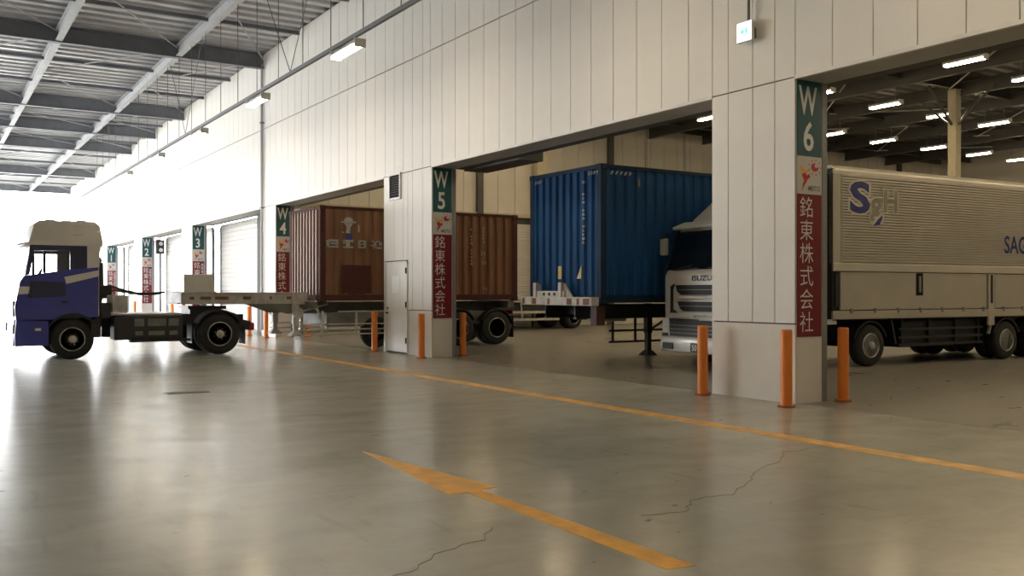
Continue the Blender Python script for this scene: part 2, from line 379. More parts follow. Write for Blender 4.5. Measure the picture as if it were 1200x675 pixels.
for a, b in zip(BX[1:-1], BX[2:]):
    mx_ = (a+b)/2
    for ys in ((10.2, 7.4), (7.3, 3.75), (3.7, .1), (.1, -3.6)):
        MB().cyl((a-.2, ys[0], 9.72), (mx_, ys[1], 9.72), .022, 6).build('brace_rod', M_purlin, ceil)
        MB().cyl((b+.2, ys[0], 9.72), (mx_, ys[1], 9.72), .022, 6).build('brace_rod', M_purlin, ceil)
    for f in (.33, .67):
        xm = a+(b-a)*f
        MB().bar((xm, 10.2, 9.76), (xm, -13, 9.76), .08, .12).build('purlin', M_beam, ceil)
# ---- end portal and the side posts of the open hall
e = MB(); e.box(-83.6, -83.0, -13, 10.3, 8.6, 9.3)
tag(e.build('trim_2', M_trim), kind='structure')
for k, y in enumerate((10.0, 6.3, -5, -12)):
    tag(MB().box(-83.55, -83.05, y-.28, y+.28, -.29, 8.6).build('trim_%d' % (3+k), M_trim), kind='structure')
for k, bx in enumerate((-32.7, -44.4, -57.0, -70.2)):
    tag(MB().box(bx-.25, bx+.25, -12.0, -11.5, 0, 9.42).build('trim_%d' % (7+k), M_trim), kind='structure')
# closed end of the hall beside and behind the camera
wl = MB().box(-29.5, 14, -12.4, -12, -.2, 10).box(-44.6, -29.52, -12.4, -12, 6.6, 10).build('wall_left_and_baffle', M_panel); tag(wl, kind='structure')  # unseen; length and upper fascia shaped to cut daylight on the dock wall
wb = MB().box(13.5, 14, -12, 54, -.2, 10).build('wall_rear', M_panel); tag(wb, kind='structure')

# ---- bay hall behind the dock wall
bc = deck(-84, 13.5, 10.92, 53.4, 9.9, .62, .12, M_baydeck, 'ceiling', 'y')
LY = [15.3, 19.0, 22.65, 26.3, 30.0, 33.5, 37.0, 40.8, 44.5, 48.1]
LX = [-32.4, -27.0, -21.8, -16.4, -11.0, -5.7, -0.4]
for y in LY:
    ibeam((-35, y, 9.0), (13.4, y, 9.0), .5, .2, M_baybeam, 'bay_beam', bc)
    if y in (15.3, 22.65): ibeam((-83.9, y, 9.0), (-35.7, y, 9.0), .5, .2, M_baybeam, 'bay_beam', bc)
for bx in (-32.7, -21.2, -9.7):
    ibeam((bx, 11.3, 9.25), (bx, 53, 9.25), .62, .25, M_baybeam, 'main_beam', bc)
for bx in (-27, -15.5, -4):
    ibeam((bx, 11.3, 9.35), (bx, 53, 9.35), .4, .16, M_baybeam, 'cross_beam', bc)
for y0 in (11, 22, 33.3, 44):
    for a, b in ((-32.7, -27), (-27, -21.2), (-21.2, -15.5), (-15.5, -9.7)):
        MB().cyl((a, y0, 9.25), (b, y0+5.5, 9.25), .03, 6).build('brace_rod', M_purlin, bc)
        MB().cyl((b, y0+5.5, 9.25), (a, y0+11, 9.25), .03, 6).build('brace_rod', M_purlin, bc)
wbk = MB().box(-84, 13.5, 53.4, 53.8, -.2, 10).build('wall_back', M_part); tag(wbk, kind='structure')
# partition wall on the far side of the bay
wp = MB().box(-35.6, -35.12, 10.95, 53.4, 0, 9.9).build('wall_partition', M_back); tag(wp, kind='structure')
pc = {}
def ppanel(y0, y1, z0, z1, m=M_part):
    w = round(y1-y0-.02, 3); h = round(z1-z0, 3); loc = (-35.12, (y0+y1)/2, z0)
    if (w, h) in pc: share(pc[(w, h)], loc, wp); return
    pc[(w, h)] = MB().box(0, .05, -w/2, w/2, 0, h).build('wall_panel', m, wp, loc=loc)
y = 11.0
while y < 53:
    ppanel(y, y+.87, 5.0, 9.85)
    if not (19.8 < y+.4 < 24.6): ppanel(y, y+.87, 0.02, 4.85)
    y += .87
MB().box(-35.12, -34.95, 11, 53.3, 4.84, 5.0).build('girt', M_column, wp)
MB().box(-35.12, -34.82, 11, 53.3, 9.45, 9.85).build('girt', M_baybeam, wp)
for k, yy in enumerate((20.45, 27.6, 35.0, 42.2, 49.4)):
    MB().box(-35.1, -34.88, yy-.14, yy+.14, 0, 9.5).build('wall_post', M_baybeam, wp)
for yy in (29.85, 32.35, 37.4, 39.8): MB().box(-35.1, -35.0, yy-.06, yy+.06, 5, 9.5).build('wall_post', M_soffit, wp)
cl0 = MB().box(-34.95, -34.6, 23.2, 23.75, 0, 9.4).build('trim_11', M_column); tag(cl0, kind='structure')
q = MB(); zz = 0.0
ds = empty('door_6', (-35.1, 22.0, 0), kind='structure')
while zz < 4.5:
    q.prism([(0, zz), (.025, zz+.02), (.025, zz+.1), (0, zz+.12), (-.02, zz+.12), (-.02, zz)], 'y', -1.9, 1.2); zz += .12
tag(q.build('shutter_curtain', M_shutter, ds), kind='stuff')
# bay column
co = empty('steel_column', (-21.2, 33.3, 0), label='tall ochre steel column standing behind the silver truck', cat='column')
MB().box(-.17, .17, -.17, .17, 0.03, 9.25).build('shaft', M_column, co, bevel=.02)
MB().box(-.3, .3, -.3, .3, 0, .03).build('base_plate', M_jamb, co)
for dx, dy in ((1.6, 0), (-1.6, 0), (0, 1.6), (0, -1.6)):
    MB().bar((dx*.1, dy*.1, 7.9), (dx, dy, 9.2), .07, .07).build('knee_brace', M_baybeam, co)

# ---- lamps
def lamp(loc, label, group, tube, name='strip_lamp', rod=0.0, w=1.28):
    o = empty(name, loc, label=label, cat='lamp', group=group)
    MB().prism([(-.05, .10), (.05, .10), (.12, .03), (.12, .0), (-.12, .0), (-.12, .03)], 'x', -w/2, w/2).build('housing', M_hood, o)
    for s in (-.055, .055): MB().cyl((-w/2+.03, s, -.03), (w/2-.03, s, -.03), .034, 8).build('tube', tube, o)
    for s in (-1, 1): MB().box(s*(w/2)-.02, s*(w/2)+.02, -.12, .12, -.07, .1).build('end_cap', M_hood, o)
    if rod: 
        for s in (-.4, .4): MB().cyl((s, 0, .1), (s, 0, .1+rod), .012, 6).build('hanger_rod', M_wire, o)
    return o
RY, RZ = 7.4, 6.69
l0 = lamp((-18.0, RY, RZ-.2), 'brighter fluorescent lamp on the hanging raceway, nearer of the two in view', 'hall raceway lamps', M_tube_h, rod=.06)
l1 = copy_tree(l0); l1.location.x = -24.0; l1['label'] = 'farther fluorescent lamp on the hanging raceway, beside the first roof beam'
for x in (-30.0, -36.0, -42.0):
    c = copy_tree(l0); c.location.x = x; c['label'] = 'far fluorescent lamp on the hanging raceway, lost in the daylight glare'
for x, y in [(x, y) for x in (-12, -6, 0, 6) for y in (RY, -2.6)] + [(-18, -2.6)]:  # second row, along the middle, added unseen to brighten floor and cab fronts
    c = copy_tree(l0); c.location = (x, y, RZ-.2); c['label'] = 'unseen fluorescent lamp above the near end of the hall, one row continued and one added'
b0 = None
SEEN = {(-16.4, 26.3): 'largest bay lamp, just under the header above the silver truck body',
        (-21.8, 26.3): 'bay lamp beside the number on the W 6 sign, upper of two touching the jamb',
        (-21.8, 30.0): 'bay lamp midway between the W 6 sign and the ochre column, upper one',
        (-16.4, 30.0): 'bay lamp cut by the right edge of the photo, uppermost there',
        (-21.8, 33.5): 'bay lamp partly hidden behind the top of the ochre column',
        (-21.8, 37.0): 'bay lamp right of the ochre column, upper of the row beside it',
        (-27.0, 33.5): 'bay lamp beside the W 6 sign jamb, lower of two touching the jamb',
        (-27.0, 37.0): 'bay lamp above the front end of the silver truck body, lower one',
        (-27.0, 40.8): 'small bay lamp just left of the ochre column, above the truck roof',
        (-27.0, 44.5): 'small bay lamp just right of the ochre column, above the truck roof',
        (-27.0, 48.1): 'smallest bay lamp at the right edge, low over the truck roof',
        (-27.0, 26.3): 'bay lamp over the blue container, at the left edge of the W 6 column'}
for x in LX:
    for y in LY:
        if x < -32 and y > 23: continue
        if b0 is None: c = b0 = lamp((x, y, 8.42), '', 'lamps under the bay roof', M_tube_b, rod=.48)
        else: c = copy_tree(b0); c.location = (x, y, 8.42)
        c['label'] = SEEN.get((x, y), 'strip lamp under the bay roof, hidden by the header or outside the view')
for x in (-38, -49, -60, -71):
    for y in (15.3, 22.65):
        c = copy_tree(b0); c.location = (x, y, 8.42); c['label'] = 'fluorescent strip lamp inside the shuttered far bays'
# raceway with hanger rods
rw2 = empty('cable_raceway', (0, -2.6, RZ), label='unseen grey raceway added for the second lamp row, along the middle of the hall', cat='raceway')  # out of view, only carries the added lamp row
MB().box(-22, 8, -.035, .035, -.03, .05).build('channel', M_wire, rw2)
for x in range(-22, 8, 4): MB().cyl((x, 0, .05), (x, 0, 3.27), .010, 6).build('hanger_rod', M_wire, rw2)
rw = empty('cable_raceway', (0, RY, RZ), label='long grey lamp raceway hung from the hall roof on thin rods', cat='raceway')
MB().box(-56, 8, -.035, .035, -.03, .05).build('channel', M_wire, rw)
rd = None
for k in range(31):
    x = 1.72-1.72*k
    if rd is None: rd = MB().cyl((0, 0, .05), (0, 0, 3.27), .010, 6).build('hanger_rod', M_wire, rw, loc=(x, 0, 0))
    else: share(rd, (x, 0, 0), rw)
for x in (-21.5, -31.8, -11.2):
    for s in (-2.6, 2.6): MB().cyl((x, 0, .05), (x+s, 0, 3.27), .010, 6).build('sway_rod', M_wire, rw)
# exit sign
ex = empty('exit_sign', (-9.75, WY-.12, 5.20), label='small lit white and green exit sign on the cream wall', cat='sign')
MB().box(-.15, .15, -.02, .04, 0, .30).build('case', M_hood, ex, bevel=.02)
MB().box(-.135, .135, -.026, -.019, .015, .285).build('lit_face', M_exit, ex)
q = MB(); q.prism([(-.07, .15), (-.01, .20), (-.01, .165), (.0, .165), (.0, .135), (-.01, .135), (-.01, .10)], 'y', -.03, -.026)
q.prism([(.02, .08), (.045, .08), (.05, .13), (.075, .09), (.09, .10), (.06, .16), (.075, .19), (.05, .205), (.02, .17), (.03, .15)], 'y', -.03, -.026)
q.build('running_figure', M_exitg, ex)
MB().cyl((.04, .03, .3), (.04, .03, 4.7), .02, 8).build('conduit', M_wire, ex)
MB().box(.0, .08, .0, .12, .98, 1.04).build('bracket', M_wire, ex); MB().box(-.02, .1, .04, .12, .05, .2).build('wall_mount', M_wire, ex)

# ---- column signs
NAME = '\u9298\u6771\u682a\u5f0f\u4f1a\u793e'
def column_sign(n, x, far):
    lab = {6: 'largest column sign, reading W 6, in front of the silver truck body', 5: 'tall teal and red column sign right of the service door, reading W 5', 4: 'column sign reading W 4, partly behind the brown container',
           3: 'distant column sign reading W 3 above the white trailer box', 2: 'distant column sign reading W 2 behind the tractor truck', 1: 'farthest column sign reading W 1, half hidden behind the cab'}[n]
    o = empty('column_sign', (x, WY+.03, .93), label=lab, cat='sign', group='bay number signs')
    w = .50; X0 = .002; X1 = .012
    MB().box(X0, X1, 0, w, 2.53, 3.59).build('number_panel', M_teal, o)
    MB().box(X0, X1, 0, w, 2.0, 2.53).build('logo_panel', M_logo_bg, o)
    MB().box(X0, X1, 0, w, 0, 2.0).build('name_panel', M_red, o)
    Y = (0, 1, 0); Z = (0, 0, 1)
    glyphs([('W', .56, (X1, .215, 3.12), Y, Z, .62), (str(n), .56, (X1, .225, 2.62), Y, Z, .82)], M_white, 'number_lettering', o, bold=.018)
    st = [(c, .31, (X1, .185, 2.0-.30-.322*k), Y, Z, .95) for k, c in enumerate(NAME)]
    glyphs(st, M_white, 'name_lettering', o, bold=-.004)
    # emblem: red and yellow bird beside a ringed red disc
    def poly(pts, m, nm, e=.003):
        MB().prism(pts, 'x', X1, X1+e).build(nm, m, o)
    poly([(.02, 2.44), (.06, 2.36), (.05, 2.30), (.10, 2.33), (.09, 2.26), (.14, 2.29), (.17, 2.25), (.20, 2.31), (.25, 2.33), (.21, 2.35), (.16, 2.33), (.13, 2.37), (.08, 2.38)], M_logo_yel, 'emblem_bird', .002)
    poly([(.09, 2.27), (.16, 2.30), (.20, 2.26), (.24, 2.29), (.26, 2.24), (.20, 2.20), (.17, 2.15), (.13, 2.11), (.10, 2.05), (.11, 2.13), (.14, 2.19)], M_logo_red, 'emblem_bird')
    poly([(.36+.075*math.cos(t*math.pi/8), 2.385+.06*math.sin(t*math.pi/8)) for t in range(16)], M_logo_red, 'emblem_disc')
    poly([(.39+.04*math.cos(t*math.pi/5), 2.41+.032*math.sin(t*math.pi/5)) for t in range(10)], M_logo_bg, 'emblem_disc_notch', .004)
    q = MB()
    for t in range(9):
        a = 2*math.pi*t/9; cy, cz = .36+.125*math.cos(a), 2.385+.105*math.sin(a)
        q.prism([(cy-.014, cz-.012), (cy+.014, cz-.012), (cy, cz+.014)], 'x', X1, X1+.003)
    q.build('emblem_ring', M_logo_red, o)
    glyphs([('MEITO', .10, (X1, .345, 2.05), Y, Z, .85)], M_logo_dark, 'logo_lettering', o, bold=.01)
    if far:
        glyphs([(c, .15, (X1, .42, 1.78-.15*k), Y, Z, .9) for k, c in enumerate(NAME)], M_white, 'small_lettering', o)
for n, i in ((6, 0), (5, 1), (4, 2), (3, 3), (2, 4), (1, 5)): column_sign(n, PILL[i][1], n < 4)
sg = empty('signal_light', (-54.15, WY+WT+.3, 3.65), label='small dark signal lamp box beside the W 2 sign', cat='signal')
MB().box(0, .35, -.2, .2, 0, .75).build('case', M_dark, sg)
for z in (.2, .55): MB().lathe_x([(.11, 0), (.11, .03), (.0, .04)], (.35, 0, z), 12).build('lens', M_lamp, sg)

# ---- bollards
b0 = empty('bollard', (-8.76, 9.93, 0), label='orange bollard in front of the column marked W 6', cat='bollard', group='orange bollards at the bay openings')
MB().cyl((0, 0, .01), (0, 0, 1.03), .078, 20).build('post', M_orange, b0, smooth=True)
MB().cyl((0, 0, 1.03), (0, 0, 1.05), .078, 20, .068).build('cap', M_orange, b0, smooth=True)
MB().cyl((0, 0, 0), (0, 0, .025), .12, 18).build('base_flange', mat('worn_orange', (0.35, .11, .03), .7, var=.3, scale=20), b0)
for loc, lb in (((-8.80, 11.15, 0), 'orange bollard beside the grey jamb, in front of the silver truck body'),
                ((-10.46, 10.02, 0), 'orange bollard in front of the silver truck cab'),
                ((-19.72, 9.95, 0), 'orange bollard in front of the column marked W 5, right of the service door'),
                ((-20.05, 11.25, 0), 'orange bollard in front of the brown container wheels, right of the W 5 sign'),
                ((-22.62, 10.05, 0), 'orange bollard left of the service door'),
                ((-31.2, 9.9, 0), 'orange bollard at the foot of the column marked W 4, nearer of two'),
                ((-31.3, 11.4, 0), 'orange bollard at the foot of the column marked W 4, farther of two'),
                ((-33.1, 9.9, 0), 'orange bollard below the trailer gooseneck, behind the tractor rear wheel'),
                ((-42.9, 9.9, 0), 'distant orange bollard at the foot of the column marked W 3'),
                ((-45.1, 9.9, 0), 'distant orange bollard left of the column marked W 3'),
                ((-54.0, 9.9, 0), 'orange bollard seen under the air hoses, at the foot of the W 2 column'),
                ((-56.5, 9.9, 0), 'farthest orange bollard, left of the column marked W 2 behind the tractor')):
    c = copy_tree(b0); c.location = loc; c['label'] = lb

# ================================================================== VEHICLES
def wheel(parent, x, y, r, side, w=.28, rim=M_rim, dual=False, deep=False):
    """side=+1: outer face towards +x ; x is the outer face of the tyre"""
    s = side; rr = r*.58
    tp = [(rr, 0), (r*.80, .012*s), (r*.93, -.012*s), (r*.985, -.045*s), (r, -.08*s), (r, -(w-.08)*s), (r*.985, -(w-.045)*s), (r*.93, -(w-.012)*s), (rr, -w*s)]
    t = MB().lathe_x(tp, (x, y, r), 32).build('tyre', M_tyre, parent, smooth=True)
    if dual: MB().lathe_x(tp, (x-s*(w+.05), y, r), 24).build('tyre', M_tyre, parent, smooth=True)
    dp = -.13*s if deep else -.03*s
    rp = [(rr*1.02, .0), (rr*.96, .018*s), (rr*.88, -.02*s), (rr*.84, dp-.03*s), (rr*.62, dp-.03*s), (rr*.55, dp), (rr*.40, dp+.005*s), (rr*.34, dp+.01*s), (rr*.32, dp+(.10*s if deep else .07*s)), (rr*.18, dp+(.12*s if deep else .09*s)), (0.001, dp+(.12*s if deep else .09*s))]
    ri = MB().lathe_x(rp, (x, y, r), 28).build('rim', rim, parent, smooth=True)
    q = MB()
    for k in range(8):
        a = 2*math.pi*k/8; cy, cz = y+rr*.71*math.cos(a), r+rr*.71*math.sin(a)
        q.cyl((x+dp-.035*s, cy, cz), (x+dp-.022*s, cy, cz), rr*.10, 8)
    q.build('hand_hole', M_dark, ri)
    q = MB()
    for k in range(8):
        a = 2*math.pi*(k+.5)/8; cy, cz = y+rr*.47*math.cos(a), r+rr*.47*math.sin(a)
        q.cyl((x+dp, cy, cz), (x+dp+.035*s, cy, cz), .016, 6)
    q.build('wheel_nut', M_steel, ri)
def arc(cy, cz, r, a0, a1, n=12): return [(cy+r*math.cos(R(a0+(a1-a0)*k/n)), cz+r*math.sin(R(a0+(a1-a0)*k/n))) for k in range(n+1)]
def fender(parent, y, z, r, x0, x1, m, name='mudguard', a0=10, a1=170, t=.03):
    p = arc(y, z, r+t, a0, a1, 14)+arc(y, z, r, a1, a0, 14)
    return MB().prism(p, 'x', x0, x1).build(name, m, parent)

# ---------------------------------------------------------------- shipping containers
def corrugated(p0, d, n, L, z0, z1, pitch, dep, m, name, parent):
    """vertical trapezoid ribs along direction d from p0, recessed by dep along -n; closed sheet with thickness"""
    p0 = Vector(p0); d = Vector(d); n = Vector(n)
    k = max(1, int(round(L/pitch))); pt = L/k; pr = []
    for i in range(k):
        t = i*pt; pr += [(t, 0), (t+pt*.28, 0), (t+pt*.46, -dep), (t+pt*.80, -dep)]
    pr.append((L, 0))
    q = MB(); N = len(pr); vs = []
    for off in (0, -.012):
        for z in (z0, z1):
            for t, o in pr:
                v = p0+d*t+n*(o+off); vs.append((v.x, v.y, z))
    fs = []
    for i in range(N-1):
        fs += [(i, i+1, N+i+1, N+i), (2*N+i+1, 2*N+i, 3*N+i, 3*N+i+1), (i, 2*N+i, 2*N+i+1, i+1), (N+i, N+i+1, 3*N+i+1, 3*N+i)]
    fs += [(0, N, 3*N, 2*N), (N-1, 3*N-1, 4*N-1, 2*N-1)]
    return q.add(vs, fs).build(name, m, parent)
def container(loc, rz, L, Wd, z0, Hc, mp, me, mr, label, npitch=.278):
    o = empty('shipping_container', loc, R(rz), label=label, cat='container')
    h = Wd/2; z1 = z0+Hc
    for sx in (-1, 1):
        for yy in (0, L):
            a, b = (sx*h-.0, sx*(h-.15))
            MB().box(min(a, b), max(a, b), 0 if yy == 0 else L-.15, .15 if yy == 0 else L, z0+.11, z1-.11).build('corner_post', mr, o)
            for zz in (z0, z1-.118):
                cc = MB().box(min(a, b)-.012, max(a, b)+.012, (-.012 if yy == 0 else L-.165), (.165 if yy == 0 else L+.012), zz, zz+.118).build('corner_casting', mr, o, bevel=.008, seg=1)
                MB().cyl((sx*(h+.013), yy+(.09 if yy == 0 else -.09), zz+.06), (sx*(h+.016), yy+(.09 if yy == 0 else -.09), zz+.06), .03, 8).build('casting_hole', M_dark, cc)
        x = sx*(h-.03)
        MB().box(x-.03, x+.03, .15, L-.15, z1-.09, z1-.01).build('top_rail', mr, o)
        MB().box(x-.03, x+.03, .15, L-.15, z0+.02, z0+.18).build('bottom_rail', mr, o)
        corrugated((sx*(h-.012), .15, 0), (0, 1, 0), (sx, 0, 0), L-.3, z0+.18, z1-.09, npitch, .036, mp, 'side_panel', o)
    corrugated((-h+.15, .012, 0), (1, 0, 0), (0, -1, 0), Wd-.3, z0+.18, z1-.1, .25, .045, me, 'end_panel', o)
    MB().box(-h+.15, h-.15, .0, .08, z1-.1, z1-.01).build('end_header', mr, o); MB().box(-h+.15, h-.15, .0, .08, z0+.02, z0+.18).build('end_sill', mr, o)
    MB().box(-h+.06, h-.06, .1, L-.1, z1-.04, z1-.005).build('roof', mp, o); MB().box(-h+.06, h-.06, .1, L-.1, z0+.1, z0+.16).build('underframe', mr, o)
    for sx in (-1, 1):
        dd = MB().box(min(sx*.01, sx*(h-.16)), max(sx*.01, sx*(h-.16)), L-.06, L-.01, z0+.18, z1-.12).build('door', mp, o)
        for xx in (.35, .8): MB().cyl((sx*xx, L+.01, z0+.15), (sx*xx, L+.01, z1-.12), .018, 8).build('lock_rod', M_steel, dd)
    MB().box(-h+.15, h-.15, L-.08, L, z1-.12, z1-.01).build('door_header', mr, o); MB().box(-h+.15, h-.15, L-.08, L, z0+.02, z0+.18).build('door_sill', mr, o)
    return o
def marks(rows, m, name, parent):
    q = MB()
    for b in rows: q.box(*b)
    return q.build(name, m, parent)

# brown container leaving bay W4
BA = 0.0
near = Vector((-23.72, 8.98, 0)); ca, sa = math.cos(R(BA)), math.sin(R(BA))
BO = near - Vector((1.22*ca, 1.22*sa, 0))
brn = container(BO, BA, 6.2, 2.44, 1.30, 2.56, M_brown, M_brown, M_brown_d, 'brown corrugated shipping container with faded white emblem on a trailer')
MB().box(1.212, 1.225, .62, 1.45, 1.52, 2.28).build('dark_patch', M_brown_d, brn)
MB().box(1.212, 1.225, 3.0, 3.75, 1.52, 2.28).build('dark_patch', M_brown_d, brn)
# faded emblem and blurred lettering on the side
q = MB()
ex_ = 1.2285
cy, cz = .80, 3.42
def on(pts): q.prism(pts, 'x', 1.21, ex_)
on([(cy+.13*math.cos(t*math.pi/8), cz+.04+.11*math.sin(t*math.pi/8)) for t in range(9)])
on([(cy-.21, cz), (cy+.22, cz), (cy+.22, cz+.035), (cy-.21, cz+.035)])
on([(cy-.13, cz-.01), (cy+.13, cz-.01), (cy+.05, cz-.12), (cy+.04, cz-.28), (cy-.08, cz-.28), (cy-.05, cz-.12)])
on([(cy+.28, cz-.24), (cy+.32, cz-.24), (cy+.31, cz-.05), (cy+.27, cz-.03)])
on([(cy-.2, cz-.26), (cy-.13, cz-.28), (cy-.13, cz-.24)])
tag(q.build('emblem', M_mark, brn), 'faded white emblem')
MB().box(1.21, 1.226, cy-.07, cy+.10, cz-.48, cz-.30).build('emblem_block', M_lblue, brn)
q = MB(); gy = .17
for wdt, parts in ((.34, [(0, 1, 0, .22), (0, .25, 0, .9), (.2, .85, .72, 1), (.35, 1, .4, .6), (.8, 1, .3, 1)]), (.30, [(0, 1, .75, 1), (.3, .65, .2, .8), (0, 1, 0, .2), (0, .2, .5, .9)]),
                   (.24, [(.0, 1, 0, .2), (.0, 1, .42, .6), (.1, 1, .8, 1), (.0, .3, .1, .9), (.7, 1, .1, .9)]), (.34, [(.1, 1, .8, 1), (.25, .5, 0, 1), (.0, .4, .3, .5), (.3, 1, 0, .2), (.75, 1, .4, 1)]), (.26, [(0, 1, 0, .25), (.3, .7, .25, .45), (.4, .6, .85, 1), (.7, 1, .2, .5)])):
    q = MB()
    for a, b, c, d in parts: on([(gy+a*wdt, 2.74+c*.22), (gy+b*wdt, 2.74+c*.22), (gy+b*wdt, 2.74+d*.22), (gy+a*wdt, 2.74+d*.22)])
    q.build('faded_letter', M_mark, brn)
    gy += wdt+.13
q = MB()
for yy, z0, z1, w in ((4.62, 2.05, 3.5, .035), (5.02, 2.95, 3.55, .035)):
    z = z1
    while z > z0:
        if random.random() < .8: q.box(1.19, 1.222, yy-w, yy+w*random.uniform(.2, 1), z-.06, z)
        z -= .10
for yy, z0, h in ((5.0, 2.62, .13), (5.03, 2.35, .11), (5.06, 1.6, .1)): q.box(1.19, 1.222, yy-.07, yy-.02, z0, z0+h); q.box(1.19, 1.222, yy+.02, yy+.07, z0, z0+h*.9); q.box(1.19, 1.222, yy-.07, yy+.07, z0+h*.4, z0+h*.55)
tag(q.build('stencil_marks', M_mark_dim, brn), kind='stuff')

# blue container
blu = container((-16.67, 11.86, 0), 0, 6.06, 2.64, 1.31, 2.90, M_blue, M_blue, M_blue_d, 'blue corrugated shipping container parked inside the bay W 5')
q = MB(); z = 3.9
while z > 2.5:
    if random.random() < .85: q.box(.70, .70+random.uniform(.03, .06), -.012, .02, z-.05, z)
    z -= .085
tag(q.build('stencil_marks', M_mark, blu), kind='stuff')
MB().box(-.19, -.07, -.012, .02, 1.84, 2.12).build('yellow_sticker', M_yellow, blu)
MB().prism([(.50, 1.84), (.66, 1.84), (.66, 2.12)], 'y', -.013, .02).build('warning_triangle', mat('pale_yellow_sticker', (.55, .45, .2), .5), blu)
q = MB()
for s, n_ in ((-1, 3), (1, 4)):
    for k in range(n_): x = s*1.0+k*.09-.1; q.prism([(x, 4.0), (x+.03, 4.0), (x+.06, 4.07), (x+.03, 4.07)], 'y', -.012, .01)
for k in range(5): y = .25+k*.12; q.prism([(y, 4.0), (y+.04, 4.0), (y+.08, 4.07), (y+.04, 4.07)], 'x', 1.30, 1.332)
tag(q.build('hatch_marks', M_mark, blu), kind='stuff')
MB().box(1.29, 1.325, .98, 1.04, 3.78, 3.95).build('small_mark', M_logo_dark, blu)

# ---------------------------------------------------------------- chassis trailers
def rails(o, L, m, xs=(-.55, .55), z0=.98, z1=1.28, y0=.05):
    for x in xs:
        MB().box(x-.06, x+.06, y0, L, z1-.03, z1).box(x-.012, x+.012, y0, L, z0+.03, z1-.03).box(x-.06, x+.06, y0, L, z0, z0+.03).build('main_rail', m, o)
    y = y0+.5
    while y < L: MB().box(xs[0], xs[1], y-.04, y+.04, z0+.08, z1-.06).build('cross_member', m, o); y += 1.1
def landing_leg(o, x, y, z_foot, z_top, m, s):
    MB().box(x-.08, x+.08, y-.08, y+.08, .55 if z_foot < .2 else z_foot+.3, z_top).build('landing_leg', m, o, bevel=.01, seg=1)
    MB().box(x-.06, x+.06, y-.06, y+.06, z_foot+.04, z_foot+.6).build('leg_inner', m, o)
    MB().add([(x-.08, y-.08, z_foot+.12), (x+.08, y-.08, z_foot+.12), (x+.08, y+.08, z_foot+.12), (x-.08, y+.08, z_foot+.12), (x-.17, y-.17, z_foot), (x+.17, y-.17, z_foot), (x+.17, y+.17, z_foot), (x-.17, y+.17, z_foot)],
             [(0, 1, 2, 3), (4, 7, 6, 5), (0, 4, 5, 1), (1, 5, 6, 2), (2, 6, 7, 3), (3, 7, 4, 0)]).build('leg_foot', m, o)
    MB().bar((x, y+.05, z_foot+.62), (x*.7, y+1.0, z_top-.02), .05, .05).build('leg_brace', m, o)
def axle(o, y, r, m_rim=M_rim_dark, half=1.2):
    MB().cyl((-half+.1, y, r), (half-.1, y, r), .07, 10).build('axle', M_frame, o)
    for s in (-1, 1): wheel(o, s*half, y, r, s, .26, m_rim, dual=True, deep=True)

# trailer under the brown container
tr = empty('container_trailer', BO, R(BA), label='white gooseneck chassis trailer under the brown container, hitched to the tractor', cat='trailer')
for x in (-.72, .72):
    MB().box(x-.07, x+.07, -3.45, -.35, 1.245, 1.275).box(x-.02, x+.02, -3.45, -.35, 1.27, 1.52).box(x-.07, x+.07, -3.45, -.35, 1.515, 1.545).build('gooseneck_beam', M_chassis_w, tr)
    q = MB(); s = 1 if x > 0 else -1
    for yy, w in ((-3.25, .12), (-2.98, .26), (-2.62, .34), (-1.9, .2), (-1.2, .05), (-.75, .22)): q.box(x+s*.02-.004, x+s*.02+.004, yy, yy+w, 1.36, 1.44)
    tag(q.build('stencil_marks', M_rust, tr), kind='stuff')
    MB().box(x-.09, x+.09, -.62, -.2, 1.22, 1.55).build('gooseneck_knuckle', M_chassis_w, tr, bevel=.02)
    MB().prism([(-1.5, 1.25), (-.2, 1.25), (-.2, .98), (-.75, .98)], 'x', x-.05, x+.05).build('neck_gusset', M_chassis_g, tr)
MB().box(-.72, .72, -3.45, -3.32, 1.25, 1.54).build('front_beam', M_chassis_w, tr)
for y in (-2.8, -1.7, -.6): MB().box(-.7, .7, y-.05, y+.05, 1.28, 1.45).build('cross_member', M_chassis_w, tr)
MB().box(-.6, .6, -3.5, -2.2, 1.25, 1.28).build('kingpin_plate', M_frame, tr)
MB().cyl((0, -2.75, 1.13), (0, -2.75, 1.26), .06, 12).build('kingpin', M_steel, tr)
MB().prism([(-3.40, 1.545), (-2.55, 1.545), (-2.66, 1.60), (-2.68, 2.0), (-3.40, 2.0), (-3.40, 1.60)], 'x', -.55, .80).build('tool_box', M_cabwhite, tr, bevel=.02)
MB().box(-1.15, 1.15, -.28, -.05, 1.12, 1.30).build('front_bolster', M_chassis_g, tr); MB().box(-1.15, 1.15, 5.9, 6.12, 1.1, 1.30).build('rear_bolster', M_chassis_g, tr)
rails(tr, 6.05, M_chassis_g, y0=-.3)
MB().box(-.9, .9, .3, 5.6, .62, 1.0).build('belly_frame', M_chassis_g, tr)
